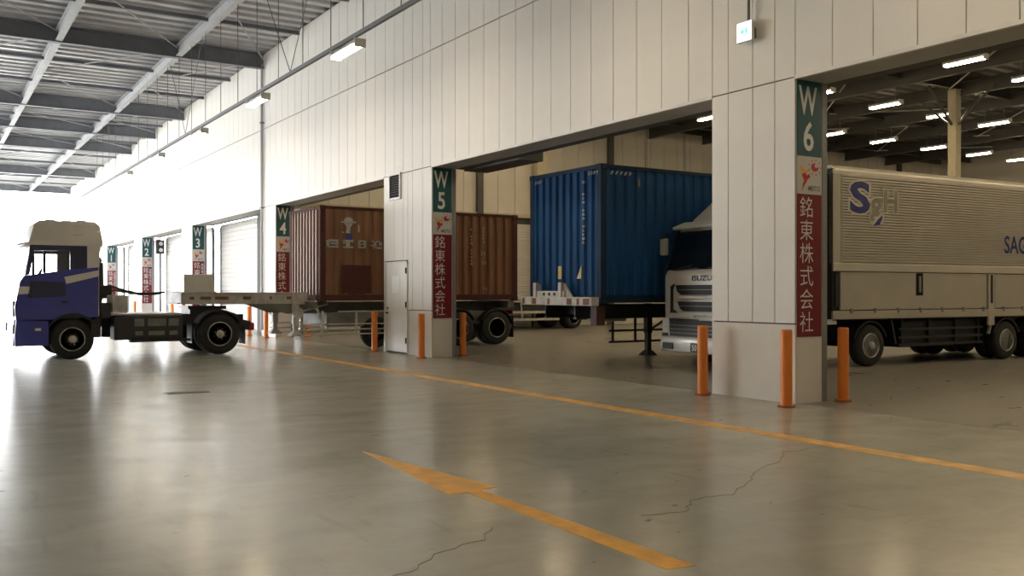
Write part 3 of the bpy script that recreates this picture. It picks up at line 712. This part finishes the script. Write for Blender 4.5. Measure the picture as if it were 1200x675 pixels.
for s in (-1, 1):
    landing_leg(tr, s*.86, -.55, .39, 1.25, M_chassis_w, s)
    MB().cyl((s*.94, -.52, 1.0), (s*1.02, -.52, 1.0), .14, 14).build('gear_box', M_chassis_w, tr)
    MB().tube([(s*1.0, -.15, 1.2), (s*1.02, .02, 1.05), (s*1.02, .1, .8), (s*1.02, .1, .35)], .035, 8).build('curved_guard', M_chassis_w, tr)
    for zz in (.42, .55, .69): MB().cyl((s*1.1, -.6, zz), (s*1.1, 2.7, zz), .018, 8).build('guard_rail', M_chassis_w, tr)
    MB().cyl((s*1.1, .55, 1.03), (s*1.1, 2.6, 1.03), .018, 8).build('guard_rail', M_chassis_w, tr)
    for yy in (.12, 1.08, 2.3): MB().box(s*1.08-.02, s*1.08+.02, yy-.03, yy+.03, .4, 1.05).build('guard_post', M_chassis_w, tr)
wheel(tr, .95, 1.75, .44, 1, .24, M_rim_dark)
for y in (4.25, 5.52):
    axle(tr, y, .5, M_rim, 1.17)
    for s in (-1, 1): fender(tr, y, .5, .54, min(s*.6, s*1.18), max(s*.6, s*1.18), M_frame, a0=25, a1=155)
MB().box(-1.1, 1.1, 6.02, 6.1, .45, .6).build('rear_bumper', M_chassis_g, tr)
for s in (-1, 1): 
    MB().box(s*.95-.2, s*.95+.2, 6.05, 6.09, .9, 1.02).build('tail_lamp', M_redlens, tr)
    MB().box(s*.88-.28, s*.88+.28, 6.08, 6.10, .2, .85).build('mud_flap', M_dark, tr)

# trailer under the blue container
tb = empty('container_trailer', (-16.67, 11.86, 0), 0, label='chassis trailer with white front bolster under the blue container', cat='trailer')
MB().box(-1.34, 1.30, -.22, -.03, 1.27, 1.45).build('front_bolster', M_chassis_w, tb, bevel=.012)
q = MB()
for a, b in ((-1.3, -1.22), (-.92, -.75), (-.3, -.22), (.42, .60), (.78, .86), (1.0, 1.2)): q.box(a, b, -.224, -.219, 1.29, 1.42)
tag(q.build('rust_marks', M_rust, tb), kind='stuff')
MB().box(-.85, .25, -.17, -.10, 1.45, 1.58).build('hose_board', M_chassis_w, tb)
for a in (-.85, .12): MB().prism([(-.2, 1.45), (-.05, 1.45), (-.05, 1.7), (-.12, 1.76), (-.2, 1.76)], 'x', a-.05, a+.06).build('upright_bracket', M_chassis_w, tb)
MB().prism([(.18, 1.45), (.48, 1.45), (.20, 1.74)], 'y', -.12, -.08).build('gusset', M_chassis_w, tb)
for x in (-.5, -.3, -.1): MB().cyl((x, -.19, 1.51), (x, -.16, 1.51), .035, 10).build('hose_coupling', M_dark, tb)
rails(tb, 6.1, M_frame, y0=-.1)
MB().box(-1.25, 1.25, 5.85, 6.1, 1.1, 1.30).build('rear_bolster', M_chassis_g, tb)
for s in (-1, 1): landing_leg(tb, s*1.12, 3.35, 0, 1.28, M_frame, s)
MB().box(-1.2, 1.2, 3.28, 3.42, 1.05, 1.25).build('leg_cross_beam', M_frame, tb)
MB().box(1.0, 1.2, -.02, .2, .86, 1.28).build('mud_panel', M_mudflap, tb)
MB().box(-1.3, -.9, 1.6, 2.5, .86, 1.24).build('grey_toolbox', M_alu, tb, bevel=.03)
for s in (-1, 1):
    for zz in (.35, .62): MB().bar((s*1.2, 2.2, zz), (s*1.2, 4.6, zz), .03, .05).build('guard_rail', M_frame, tb)
    for yy in (2.3, 3.0, 4.5): MB().box(s*1.19-.02, s*1.19+.02, yy-.025, yy+.025, .33, 1.25).build('guard_post', M_frame, tb)
axle(tb, 5.3, .5, M_rim_dark, 1.2)
# empty chassis trailer by the partition wall
te = empty('flatbed_trailer', (-33.55, 17.6, 0), 0, label='dark empty chassis trailer with white side rails by the shutter', cat='trailer')
rails(te, 8.2, M_frame, y0=0, z0=.85, z1=1.12)
MB().box(-1.15, 1.15, 0, 8.2, 1.12, 1.2).build('deck_frame', M_chassis_w, te)
MB().box(-1.0, 1.0, .5, 5.2, .75, 1.1).build('belly_frame', M_frame, te)
for s in (-1, 1):
    for zz in (.42, .72): MB().bar((s*1.12, 1.2, zz), (s*1.12, 5.25, zz), .03, .1).build('guard_rail', M_chassis_w, te)
    for yy in (1.6, 3.4, 5.0): MB().bar((s*1.12, yy, .4), (s*1.12, yy-.08, 1.1), .04, .05).build('guard_post', M_chassis_w, te)
axle(te, 6.0, .45, M_rim, 1.15)
for s in (-1, 1):
    MB().box(s*.85-.3, s*.85+.3, 6.75, 6.8, .35, 1.1).build('mud_flap', M_chassis_g, te)
    fender(te, 6.0, .45, .5, min(s*.55, s*1.15), max(s*.55, s*1.15), M_frame, a0=40, a1=150)
landing_leg(te, -.9, 1.6, 0, 1.1, M_frame, -1); landing_leg(te, .9, 1.6, 0, 1.1, M_frame, 1)

# ---------------------------------------------------------------- tractor truck
T = empty('tractor_truck', (-24.84, 1.83, 0), 0, label='blue and white high-roof tractor truck pulling the container trailer out', cat='truck')
HW = 1.24
for x in (-.42, .42): MB().box(x-.04, x+.04, .3, 5.3, .72, .98).build('frame_rail', M_frame, T)
for y in (1.9, 2.8, 3.7, 5.2): MB().box(-.42, .42, y-.05, y+.05, .76, .94).build('cross_member', M_frame, T)
lower = [(.02, .93), (.03, 1.22), (.10, 1.79), (.19, 1.93), (1.10, 2.07), (1.70, 2.13), (1.70, .98), (1.60, .92)]+arc(1.15, .47, .60, 48, 132, 8)+[(.70, .93)]
for s in (-1, 1):
    x0, x1 = sorted((s*HW, s*(HW-.06)))
    side = MB().prism(lower, 'x', x0, x1).build('door_panel', M_cabblue, T)
    p0, p1 = sorted((s*(HW-.01), s*(HW+.012)))
    MB().prism([(1.02, 1.74), (1.70, 1.92), (1.70, 2.06), (.98, 1.90)], 'x', p0, p1).build('white_stripe', M_cabwhite, side)
    MB().prism([(.22, 1.42), (1.02, 1.46), (.98, 1.78), (.30, 1.80)], 'x', p0, p1).build('dark_side_panel', M_cabnavy, side)
    MB().box(p0, p1, .92, 1.05, 1.30, 1.36).build('door_handle', M_dark, side)
    MB().prism([(.02, 1.50), (.28, 1.52), (.28, 1.68), (.07, 1.68)], 'x', p0, p1).build('corner_marker', M_cabwhite, side)
    MB().prism([(.19, 1.93), (.27, 1.945), (.36, 2.49), (1.12, 2.50), (1.12, 2.62), (.28, 2.62)], 'x', x0, x1).build('window_surround', M_cabnavy, T)
    MB().prism([(1.10, 2.07), (1.46, 2.105), (1.46, 2.62), (1.10, 2.62)], 'x', x0, x1).build('rear_quarter', M_cabnavy, T)
    MB().prism([(1.46, 2.105), (1.72, 2.13), (1.74, 2.62), (1.46, 2.62)], 'x', x0, x1).build('corner_fairing', M_cabwhite, T)
    w0, w1 = sorted((s*(HW-.02), s*(HW-.03)))
    MB().prism([(.27, 1.945), (1.10, 2.07), (1.10, 2.50), (.36, 2.49)], 'x', w0, w1).build('side_glass', M_glass, T)
    MB().box(*sorted((s*(HW+.004), s*(HW-.05))), .54, .60, 1.99, 2.49).build('window_divider', M_dark, T)
    # bumper corner and steps
    MB().prism([(-.02, .34), (.66, .34), (.66, .90), (.0, .93), (-.03, .6)], 'x', *sorted((s*(HW+.005), s*(HW-.25)))).build('bumper_corner', M_cabblue, T, bevel=.02)
    MB().box(*sorted((s*(HW+.012), s*HW)), .38, .50, .68, .74).build('marker_lamp', M_lamp, T)
    fender(T, 1.15, .47, .56, *sorted((s*.9, s*(HW-.01))), M_dark, 'wheel_arch', 5, 175)
    MB().box(*sorted((s*1.24, s*.9)), 1.55, 1.75, .5, .98).build('rear_arch', M_dark, T)
    # wheels
    wheel(T, s*1.22, 1.15, .47, s, .28, M_rim)
    wheel(T, s*1.22, 4.5, .515, s, .27, M_rim, dual=True)
    fender(T, 4.5, .515, .57, *sorted((s*.66, s*1.22)), M_frame, 'mudguard', 28, 152)
    MB().box(*sorted((s*.7, s*1.2)), 5.12, 5.14, .25, .7).build('mud_flap', M_dark, T)
    MB().box(*sorted((s*.7, s*1.2)), 3.82, 3.84, .3, .8).build('mud_flap', M_dark, T)
MB().prism([(.0, .93), (-.02, 1.22), (.08, 1.79), (.17, 1.93), (.25, 1.93), (.15, 1.79), (.08, 1.22), (.08, .93)], 'x', -HW+.05, HW-.05).build('front_panel', M_cabblue, T)
MB().prism([(-.05, .34), (.12, .34), (.12, .93), (-.03, .93)], 'x', -HW+.2, HW-.2).build('bumper', M_cabblue, T, bevel=.02)
MB().box(-.9, .9, -.035, .02, 1.0, 1.35).build('grille', M_dark, T)
for s in (-1, 1): MB().box(s*1.0-.16, s*1.0+.16, -.065, -.02, .62, .82).build('headlamp', M_lamp, T)
MB().prism([(.17, 1.93), (.19, 1.93), (.30, 2.6), (.28, 2.6)], 'x', -HW+.08, HW-.08).build('windscreen', M_glass, T)
MB().prism([(.02, 2.60), (.30, 2.66), (.30, 2.69), (.02, 2.64)], 'x', -HW+.02, HW-.02).build('sun_visor', M_cabwhite, T)
MB().box(-HW+.03, HW-.03, 1.66, 1.72, 1.0, 2.62).build('back_wall', M_cabwhite, T)
MB().box(-HW+.06, HW-.06, .08, 1.68, .95, 1.05).build('cab_floor', M_dark, T)
MB().box(-HW+.06, HW-.06, .14, .55, 1.7, 1.88).build('dashboard', M_dark, T, bevel=.03)
# high roof: tapered loft
def loft(secs, name, m, parent, bevel=0):
    q = MB(); n = len(secs[0]); vs = [p for s in secs for p in s]; fs = [tuple(range(n))[::-1], tuple((len(secs)-1)*n+i for i in range(n))]
    for k in range(len(secs)-1):
        for i in range(n): fs.append((k*n+i, k*n+(i+1) % n, (k+1)*n+(i+1) % n, (k+1)*n+i))
    return q.add(vs, fs).build(name, m, parent, bevel=bevel, smooth=bool(bevel))
def rect(hw, y0, y1, z, z2=None): return [(-hw, y0, z), (hw, y0, z), (hw, y1, z2 or z), (-hw, y1, z2 or z)]
rf = loft([rect(HW, .22, 1.79, 2.60), rect(HW-.01, .26, 1.80, 2.72), rect(HW-.05, .36, 1.74, 3.10), rect(HW-.14, .48, 1.64, 3.19)], 'high_roof', M_cabwhite, T, .03)
MB().prism([(1.15, 2.83), (1.37, 2.84), (1.37, 2.87), (1.17, 2.87)], 'x', HW-.06, HW-.025).build('roof_badge', M_dark, rf)
for y in (.6, 1.25): MB().box(HW-.26, HW-.16, y, y+.2, 3.17, 3.215).build('roof_marker', M_lamp, rf)
for s in (-1, 1):
    st = empty('seat', (s*.62, .75, 1.05)); st.parent = T
    MB().box(-.25, .25, 0, .5, .2, .42).build('cushion', M_seat, st, bevel=.05)
    MB().prism([(.45, .4), (.58, .4), (.68, 1.0), (.58, 1.0)], 'x', -.24, .24).build('backrest', M_seat, st, bevel=.04)
    MB().box(-.13, .13, .62, .72, 1.02, 1.22).build('headrest', M_seat, st, bevel=.03)
sw = MB()
ring = [(-.62+.22*math.cos(t*math.pi/8), .62+.08*math.sin(t*math.pi/8), 1.92+.2*math.sin(t*math.pi/8)) for t in range(17)]
sw.tube(ring, .018, 6); sw.build('steering_wheel', M_dark, T)
# equipment behind the cab
MB().box(-1.1, 1.2, 1.78, 1.98, .95, 1.3).build('cab_mount', M_frame, T)
MB().box(.3, 1.16, 2.02, 2.36, 1.06, 1.48).build('equipment_box', M_chassis_w, T, bevel=.02)
MB().tube([(-1.0, 1.82, 2.45), (-1.0, 1.98, 2.43), (-1.0, 2.06, 2.3), (-1.0, 2.08, 1.6), (-1.0, 2.0, 1.1)], .085, 12).build('air_intake', M_dark, T)
MB().prism([(1.74, 1.2), (1.98, 1.25), (1.98, 2.3), (1.74, 2.5)], 'x', -1.24, -1.2).build('side_fairing', M_cabwhite, T)
q = MB(); q.tube([(.1, 1.85, 1.55), (.15, 2.1, 1.72), (.2, 2.35, 1.62), (.2, 2.8, 1.50), (.15, 3.2, 1.51), (.1, 3.42, 1.56)], .03, 8)
q.tube([(.3, 1.85, 1.45), (.32, 2.2, 1.6), (.3, 2.6, 1.52), (.28, 3.38, 1.54)], .022, 8); q.build('air_hose', M_dark, T)
MB().box(-.05, .35, 1.75, 2.15, 1.4, 1.72).build('hose_bracket', M_dark, T, bevel=.03)
MB().box(-1.05, 1.05, 2.0, 3.62, 1.0, 1.04).build('catwalk', M_steel, T)
for s in (-1, 1):
    tk = MB().box(*sorted((s*.62, s*1.19)), 2.05, 3.62, .42, .98).build('side_box', M_frame, T, bevel=.03)
    for a, b in ((2.5, 2.72), (2.80, 3.22), (3.28, 3.52)):
        MB().box(*sorted((s*1.19, s*1.2)), a, b, .74, .92).build('tank_panel', M_chassis_g, tk)
        MB().box(*sorted((s*1.19, s*1.2)), a+.02, b-.03, .52, .62).build('tank_panel', M_chassis_g, tk)
    MB().box(*sorted((s*1.0, s*1.2)), 2.4, 3.8, .36, .42).build('step_bar', M_frame, T)
MB().prism([(3.95, 1.12), (4.7, 1.12), (5.1, 1.0), (5.1, .96), (3.95, 1.0)], 'x', -.48, .48).build('fifth_wheel', M_frame, T)
MB().box(-.5, .5, 3.9, 4.85, 1.12, 1.2).build('coupling_plate', M_dark, T)
MB().prism([(5.0, .9), (5.46, .8), (5.46, .72), (5.0, .7)], 'x', -.6, .6).build('tail_ramp', M_frame, T)
for s in (-1, 1): MB().cyl((s*1.0, 5.25, .68), (s*1.0, 5.40, .68), .1, 12).build('tail_lamp', M_redlens, T); MB().box(s*1.0-.1, s*1.0+.1, 4.95, 5.3, .6, .82).build('lamp_bracket', M_frame, T)
MB().bar((-1.1, 5.2, .7), (1.1, 5.2, .7), .06, .06).build('lamp_bar', M_frame, T)
MB().cyl((-1.0, 1.15, .47), (1.0, 1.15, .47), .07, 8).build('front_axle', M_frame, T); MB().cyl((-1.0, 4.5, .515), (1.0, 4.5, .515), .1, 8).build('rear_axle', M_frame, T)

# ---------------------------------------------------------------- silver box truck
AG = -3.0
cg, sg_ = math.cos(R(AG)), math.sin(R(AG))
An = Vector((-12.69, 13.26, 0)); K = empty('box_truck', An-Vector((1.24*cg, 1.24*sg_, 0)), R(AG), label='silver wing-body truck with ribbed cargo body in the bay W 6', cat='truck')
HW = 1.24
prof = [(.02, .62), (.0, 1.2), (.0, 1.9), (.06, 2.0), (.30, 2.86), (.42, 2.96), (2.0, 2.98), (2.0, .9), (1.55, .9)]
cb = MB().prism(prof, 'x', -HW+.03, HW-.03).build('cab_shell', M_silver, K, bevel=.06, seg=3, smooth=True)
MB().prism([(.035, 2.02), (.055, 2.02), (.275, 2.82), (.255, 2.82)], 'x', -HW+.06, HW-.06).build('windscreen', M_darkglass, K)
for s in (-1, 1):
    MB().prism([(.03, 2.0), (.14, 2.0), (.40, 2.85), (.27, 2.85)], 'x', *sorted((s*(HW-.10), s*(HW-.015)))).build('pillar', M_dark, K)
    MB().prism([(.22, 2.0), (1.15, 1.98), (1.15, 2.7), (.44, 2.72)], 'x', *sorted((s*(HW-.035), s*(HW-.02)))).build('side_glass', M_darkglass, K)
    MB().prism([(.01, .92), (-.035, 1.02), (-.03, .52), (.02, .45), (.32, .5), (.34, .95)], 'x', *sorted((s*(HW+.0), s*(HW-.24)))).build('headlamp_pod', M_lamp, K, bevel=.02)
    MB().box(*sorted((s*(HW-.02), s*(HW-.2))), -.045, -.03, .58, .70).build('headlamp_shade', M_dark, K)
    mi = empty('mirror', (s*1.36, .12, 2.34)); mi.parent = K
    MB().box(-.09, .09, -.06, .06, 0, .36).build('mirror_case', M_cabwhite, mi, bevel=.03, seg=3, smooth=True)
    MB().box(-.07, .07, .06, .065, .03, .33).build('mirror_glass', M_chrome, mi)
    MB().tube([(-s*.02, 0, .3), (-s*.02, .02, .45), (-s*.16, .18, .48)], .015, 6).build('mirror_arm', M_dark, mi)
    MB().box(*sorted((s*(HW-.12), s*.80)), -.115, -.04, .37, .50).build('fog_lamp_recess', M_dark, K)
# front fascia
MB().prism([(-.07, .62), (-.09, .50), (-.08, .32), (.05, .30), (.75, .32), (.75, .72), (.2, .74), (.03, .66)], 'x', -HW, HW).build('bumper', M_silver, K, bevel=.03, seg=3, smooth=True)
def slot(poly, name='grille_slot', m=M_dark, d=(-.03, .02)): return MB().prism(poly, 'y', *d).build(name, m, K)
slot([(-.80, 1.70), (.80, 1.70), (.74, 1.56), (.62, 1.50), (-.62, 1.50), (-.74, 1.56)])
slot([(-.74, 1.36), (.74, 1.36), (.66, 1.22), (.56, 1.16), (-.56, 1.16), (-.66, 1.22)])
for z in (1.595, 1.26): MB().box(-.68, .68, -.04, -.02, z, z+.015).build('grille_bar', M_jamb, K)
slot([(-1.0, .98), (1.0, .98), (.98, .64), (-.98, .64)], 'lower_grille')
for z in (.70, .78, .86): MB().box(-.95, .95, -.045, -.025, z, z+.02).build('grille_bar', M_jamb, K)
for s in (-1, 1):
    slot([(s*.84, 1.74), (s*.99, 1.68), (s*1.0, 1.12), (s*.82, 1.08), (s*.78, 1.14), (s*.90, 1.2), (s*.90, 1.6)], 'fascia_crease', M_dark, (-.008, .02))
    MB().prism([(-.06, 1.03), (.01, 1.06), (.01, 1.12), (-.03, 1.12)], 'x', *sorted((s*.2, s*1.0))).build('fascia_lip', M_silver, K)
for z0, z1 in ((1.42, 1.48), (1.08, 1.14)): MB().prism([(-.055, z0), (0.01, z0-.01), (0.01, z1+.01), (-.04, z1)], 'x', -.66, .66).build('fascia_bar', M_silver, K, bevel=.01)
glyphs([('ISUZU', .145, (0, 0, 1.79), (1, 0, 0), (0, 0, 1), 1.55)], M_chrome, 'front_lettering', K, ext=.012, bold=.02)
MB().box(-.22, .22, -.12, -.09, .34, .52).build('number_plate', M_dark, K)
glyphs([('50', .17, (-.10, -.12, .37), (1, 0, 0), (0, 0, 1), .9)], M_white, 'plate_lettering', K, ext=.004, bold=.02)
for s in (-1, 1): MB().bar((s*.15, .03, 2.04), (s*.95, .01, 2.02), .03, .025).bar((s*.95, .01, 2.02), (s*.35, .03, 2.10), .02, .02).build('wiper', M_dark, K)
MB().prism([(.12, 2.86), (.42, 2.98), (.42, 3.04), (.10, 2.92)], 'x', -HW+.06, HW-.06).build('sun_visor', M_silver, K, bevel=.015)
loft([rect(.98, .50, 2.0, 2.97), rect(1.0, .62, 2.0, 3.1), rect(1.02, 1.15, 2.0, 3.5), rect(1.0, 1.75, 2.0, 3.8), rect(1.0, 1.95, 2.0, 3.86)], 'wind_deflector', M_silver, K, .03)
MB().prism([(.64, 3.03), (.9, 3.0), (1.7, 3.0), (1.75, 3.12), (.98, 3.16)], 'x', .96, 1.025).build('deflector_vent', M_dark, K)
for ob in kids(K):
    if ob.type == 'MESH' and ob.name.split('.')[0] in ('cab_shell', 'windscreen', 'pillar', 'side_glass', 'sun_visor'):
        for v in ob.data.vertices:
            if v.co.z > 1.95: v.co.x *= 1-.10*(v.co.z-1.95)
# chassis
for x in (-.42, .42): MB().box(x-.05, x+.05, 1.2, 11.4, .62, .92).build('frame_rail', M_frame, K)
# cargo body
BD = (2.34, 11.9)
MB().box(-HW+.04, HW-.04, BD[0]+.05, BD[1]-.05, .98, 4.04).build('body_core', M_frame, K)
MB().box(-HW, HW, BD[0], BD[0]+.06, 1.0, 4.06).build('front_bulkhead', M_dark, K)
for s in (-1, 1):
    MB().box(*sorted((s*(HW+.012), s*(HW-.1))), BD[0], BD[0]+.24, 2.12, 4.02).build('front_corner_post', M_gate, K, bevel=.02)
    # ribbed wing panel
    q = MB(); z = 2.16; pr = []
    while z < 3.94: pr += [(HW-.03, z), (HW-.03, z+.018), (HW+.014, z+.022), (HW+.014, z+.052)]; z += .056
    pr.append((HW-.012, z)); pr += [(HW-.05, z), (HW-.05, 2.16)]
    pr = [(s*a, b) for a, b in pr]
    rib = q.prism(pr, 'y', BD[0]+.24, BD[1]).build('ribbed_wing_panel', M_alu, K)
    q = MB().prism([(s*(HW+.02), 3.95), (s*(HW+.02), 4.02), (s*(HW-.05), 4.10), (s*(HW-.2), 4.12), (s*(HW-.2), 3.95)], 'y', BD[0], BD[1]).build('wing_top_rail', M_alu, K)
    MB().box(*sorted((s*(HW-.04), s*(HW+.03))), BD[0], BD[1], 1.98, 2.15).build('wing_bottom_rail', M_alu, K, bevel=.012)
    MB().box(*sorted((s*(HW-.04), s*(HW+.02))), BD[0], BD[1], 1.0, 1.17).build('sill_rail', M_gate, K, bevel=.01)
    for a, b in ((BD[0]+.22, 7.32), (7.62, BD[1]-.05)):
        gt = MB().box(*sorted((s*(HW-.03), s*(HW+.006))), a, b, 1.19, 1.965).build('drop_gate', M_gate, K, bevel=.006)
        for zz in (1.38, 1.57, 1.76): MB().box(*sorted((s*(HW+.004), s*(HW+.012))), a+.02, b-.02, zz, zz+.008).build('gate_rib', M_gate, gt)
        y = a+.3
        while y < b-.1:
            MB().box(*sorted((s*HW, s*(HW+.035))), y-.03, y+.03, 1.12, 1.22).build('gate_hinge', M_jamb, gt); y += .72
    MB().box(*sorted((s*(HW-.03), s*(HW+.025))), 7.36, 7.58, .8, 1.97).build('centre_post', M_gate, K, bevel=.01)
    MB().box(*sorted((s*(HW+.02), s*(HW+.03))), 7.43, 7.51, 1.3, 1.95).build('post_latch', M_dark, K)
    MB().box(*sorted((s*(HW+.0), s*(HW+.02))), BD[0]+.06, BD[0]+.20, 1.25, 1.95).build('corner_latch', M_dark, K)
    MB().box(*sorted((s*(HW+.0), s*(HW+.014))), 4.88, 5.10, 1.48, 1.96).build('latch_pocket', M_louver, K); MB().box(*sorted((s*(HW+.012), s*(HW+.03))), 4.96, 5.02, 1.55, 1.9).build('latch_handle', M_steel, K)
    # underside
    for zz in (.42, .58, .76): MB().bar((s*1.14, 4.45, zz), (s*1.14, 7.3, zz), .03, .05).build('guard_rail', M_frame, K)
    for yy in (4.6, 5.5, 6.4, 7.2): MB().box(*sorted((s*1.12, s*1.08)), yy-.03, yy+.03, .38, 1.0).build('guard_post', M_frame, K)
    MB().box(*sorted((s*.55, s*1.06)), 4.62, 6.45, .36, .96).build('fuel_tank', M_frame, K, bevel=.05)
    MB().box(*sorted((s*.55, s*1.06)), 6.5, 7.35, .38, .96).build('battery_box', M_frame, K, bevel=.02)
    MB().box(*sorted((s*1.1, s*1.2)), 2.24, 2.5, .9, 1.0).build('side_marker', M_lamp, K)
    for y, r, dl in ((1.62, .44, False), (3.52, .44, False), (8.12, .44, True), (9.35, .44, True)):
        wheel(K, s*1.2, y, r, s, .26, M_rim, dual=dl, deep=dl)
        if y > 2: fender(K, y, r, r+.05, *sorted((s*.8, s*1.2)), M_frame, a0=20, a1=160)
    MB().bar((s*1.17, 7.62, .98), (s*1.17, 7.48, .6), .06, .04).build('mudguard_stay', M_gate, K)
    MB().bar((s*1.17, 4.15, 1.0), (s*1.17, 4.3, .45), .06, .04).build('mudguard_stay', M_frame, K)
MB().box(-HW+.02, HW-.02, BD[0], BD[1], 4.06, 4.12).build('body_roof', M_alu, K)
for s in (-1, 1): MB().box(min(s*.01, s*1.2), max(s*.01, s*1.2), BD[1]-.03, BD[1]+.02, 1.05, 4.0).build('rear_door', M_gate, K)
MB().box(-1.2, 1.2, BD[1]-.1, BD[1], .5, .65).build('rear_bumper', M_frame, K)
for y in (1.62, 3.52, 8.12, 9.35): MB().cyl((-1.0, y, .44), (1.0, y, .44), .06, 8).build('axle', M_frame, K)
# lettering on the body side
Yd = (0, 1, 0); Zd = (0, 0, 1); xo = HW+.016
M_lwhite = mat('lettering_outline', (0.72, 0.70, 0.62), 0.5)
for mm, bd, ee, nm in ((M_lwhite, .075, .001, 'letter_outline'), (M_lblue, .035, .004, 'blue_letter')):
    glyphs([('S', .86, (xo, 3.12, 3.21), Yd, Zd, 1.55)], mm, nm, K, ext=ee, bold=bd)
for mm, bd, ee, nm in ((M_lwhite, .07, .002, 'letter_outline'), (M_lgrey, .03, .005, 'grey_letters')):
    glyphs([('g', .72, (xo, 3.62, 3.17), Yd, Zd, 1.15), ('H', .66, (xo, 4.06, 3.24), Yd, Zd, 1.0)], mm, nm, K, ext=ee, bold=bd)
MB().prism([(3.52, 2.93), (3.72, 2.96), (3.80, 3.16), (3.66, 3.06)], 'x', xo, xo+.008).build('blue_swoosh', M_lblue, K)
MB().prism([(3.42, 2.96), (3.52, 2.95), (3.78, 3.17), (3.74, 3.19), (3.56, 3.06)], 'x', xo, xo+.007).build('pale_swoosh', M_lwhite, K)
glyphs([('SAGAWA', .56, (xo, 8.95, 2.46), Yd, Zd, .85)], M_lblue, 'name_lettering', K, ext=.002, bold=.02)
MB().box(-1.18, -.1, .0, .3, .95, 1.0).build('cab_underplate', M_frame, K)
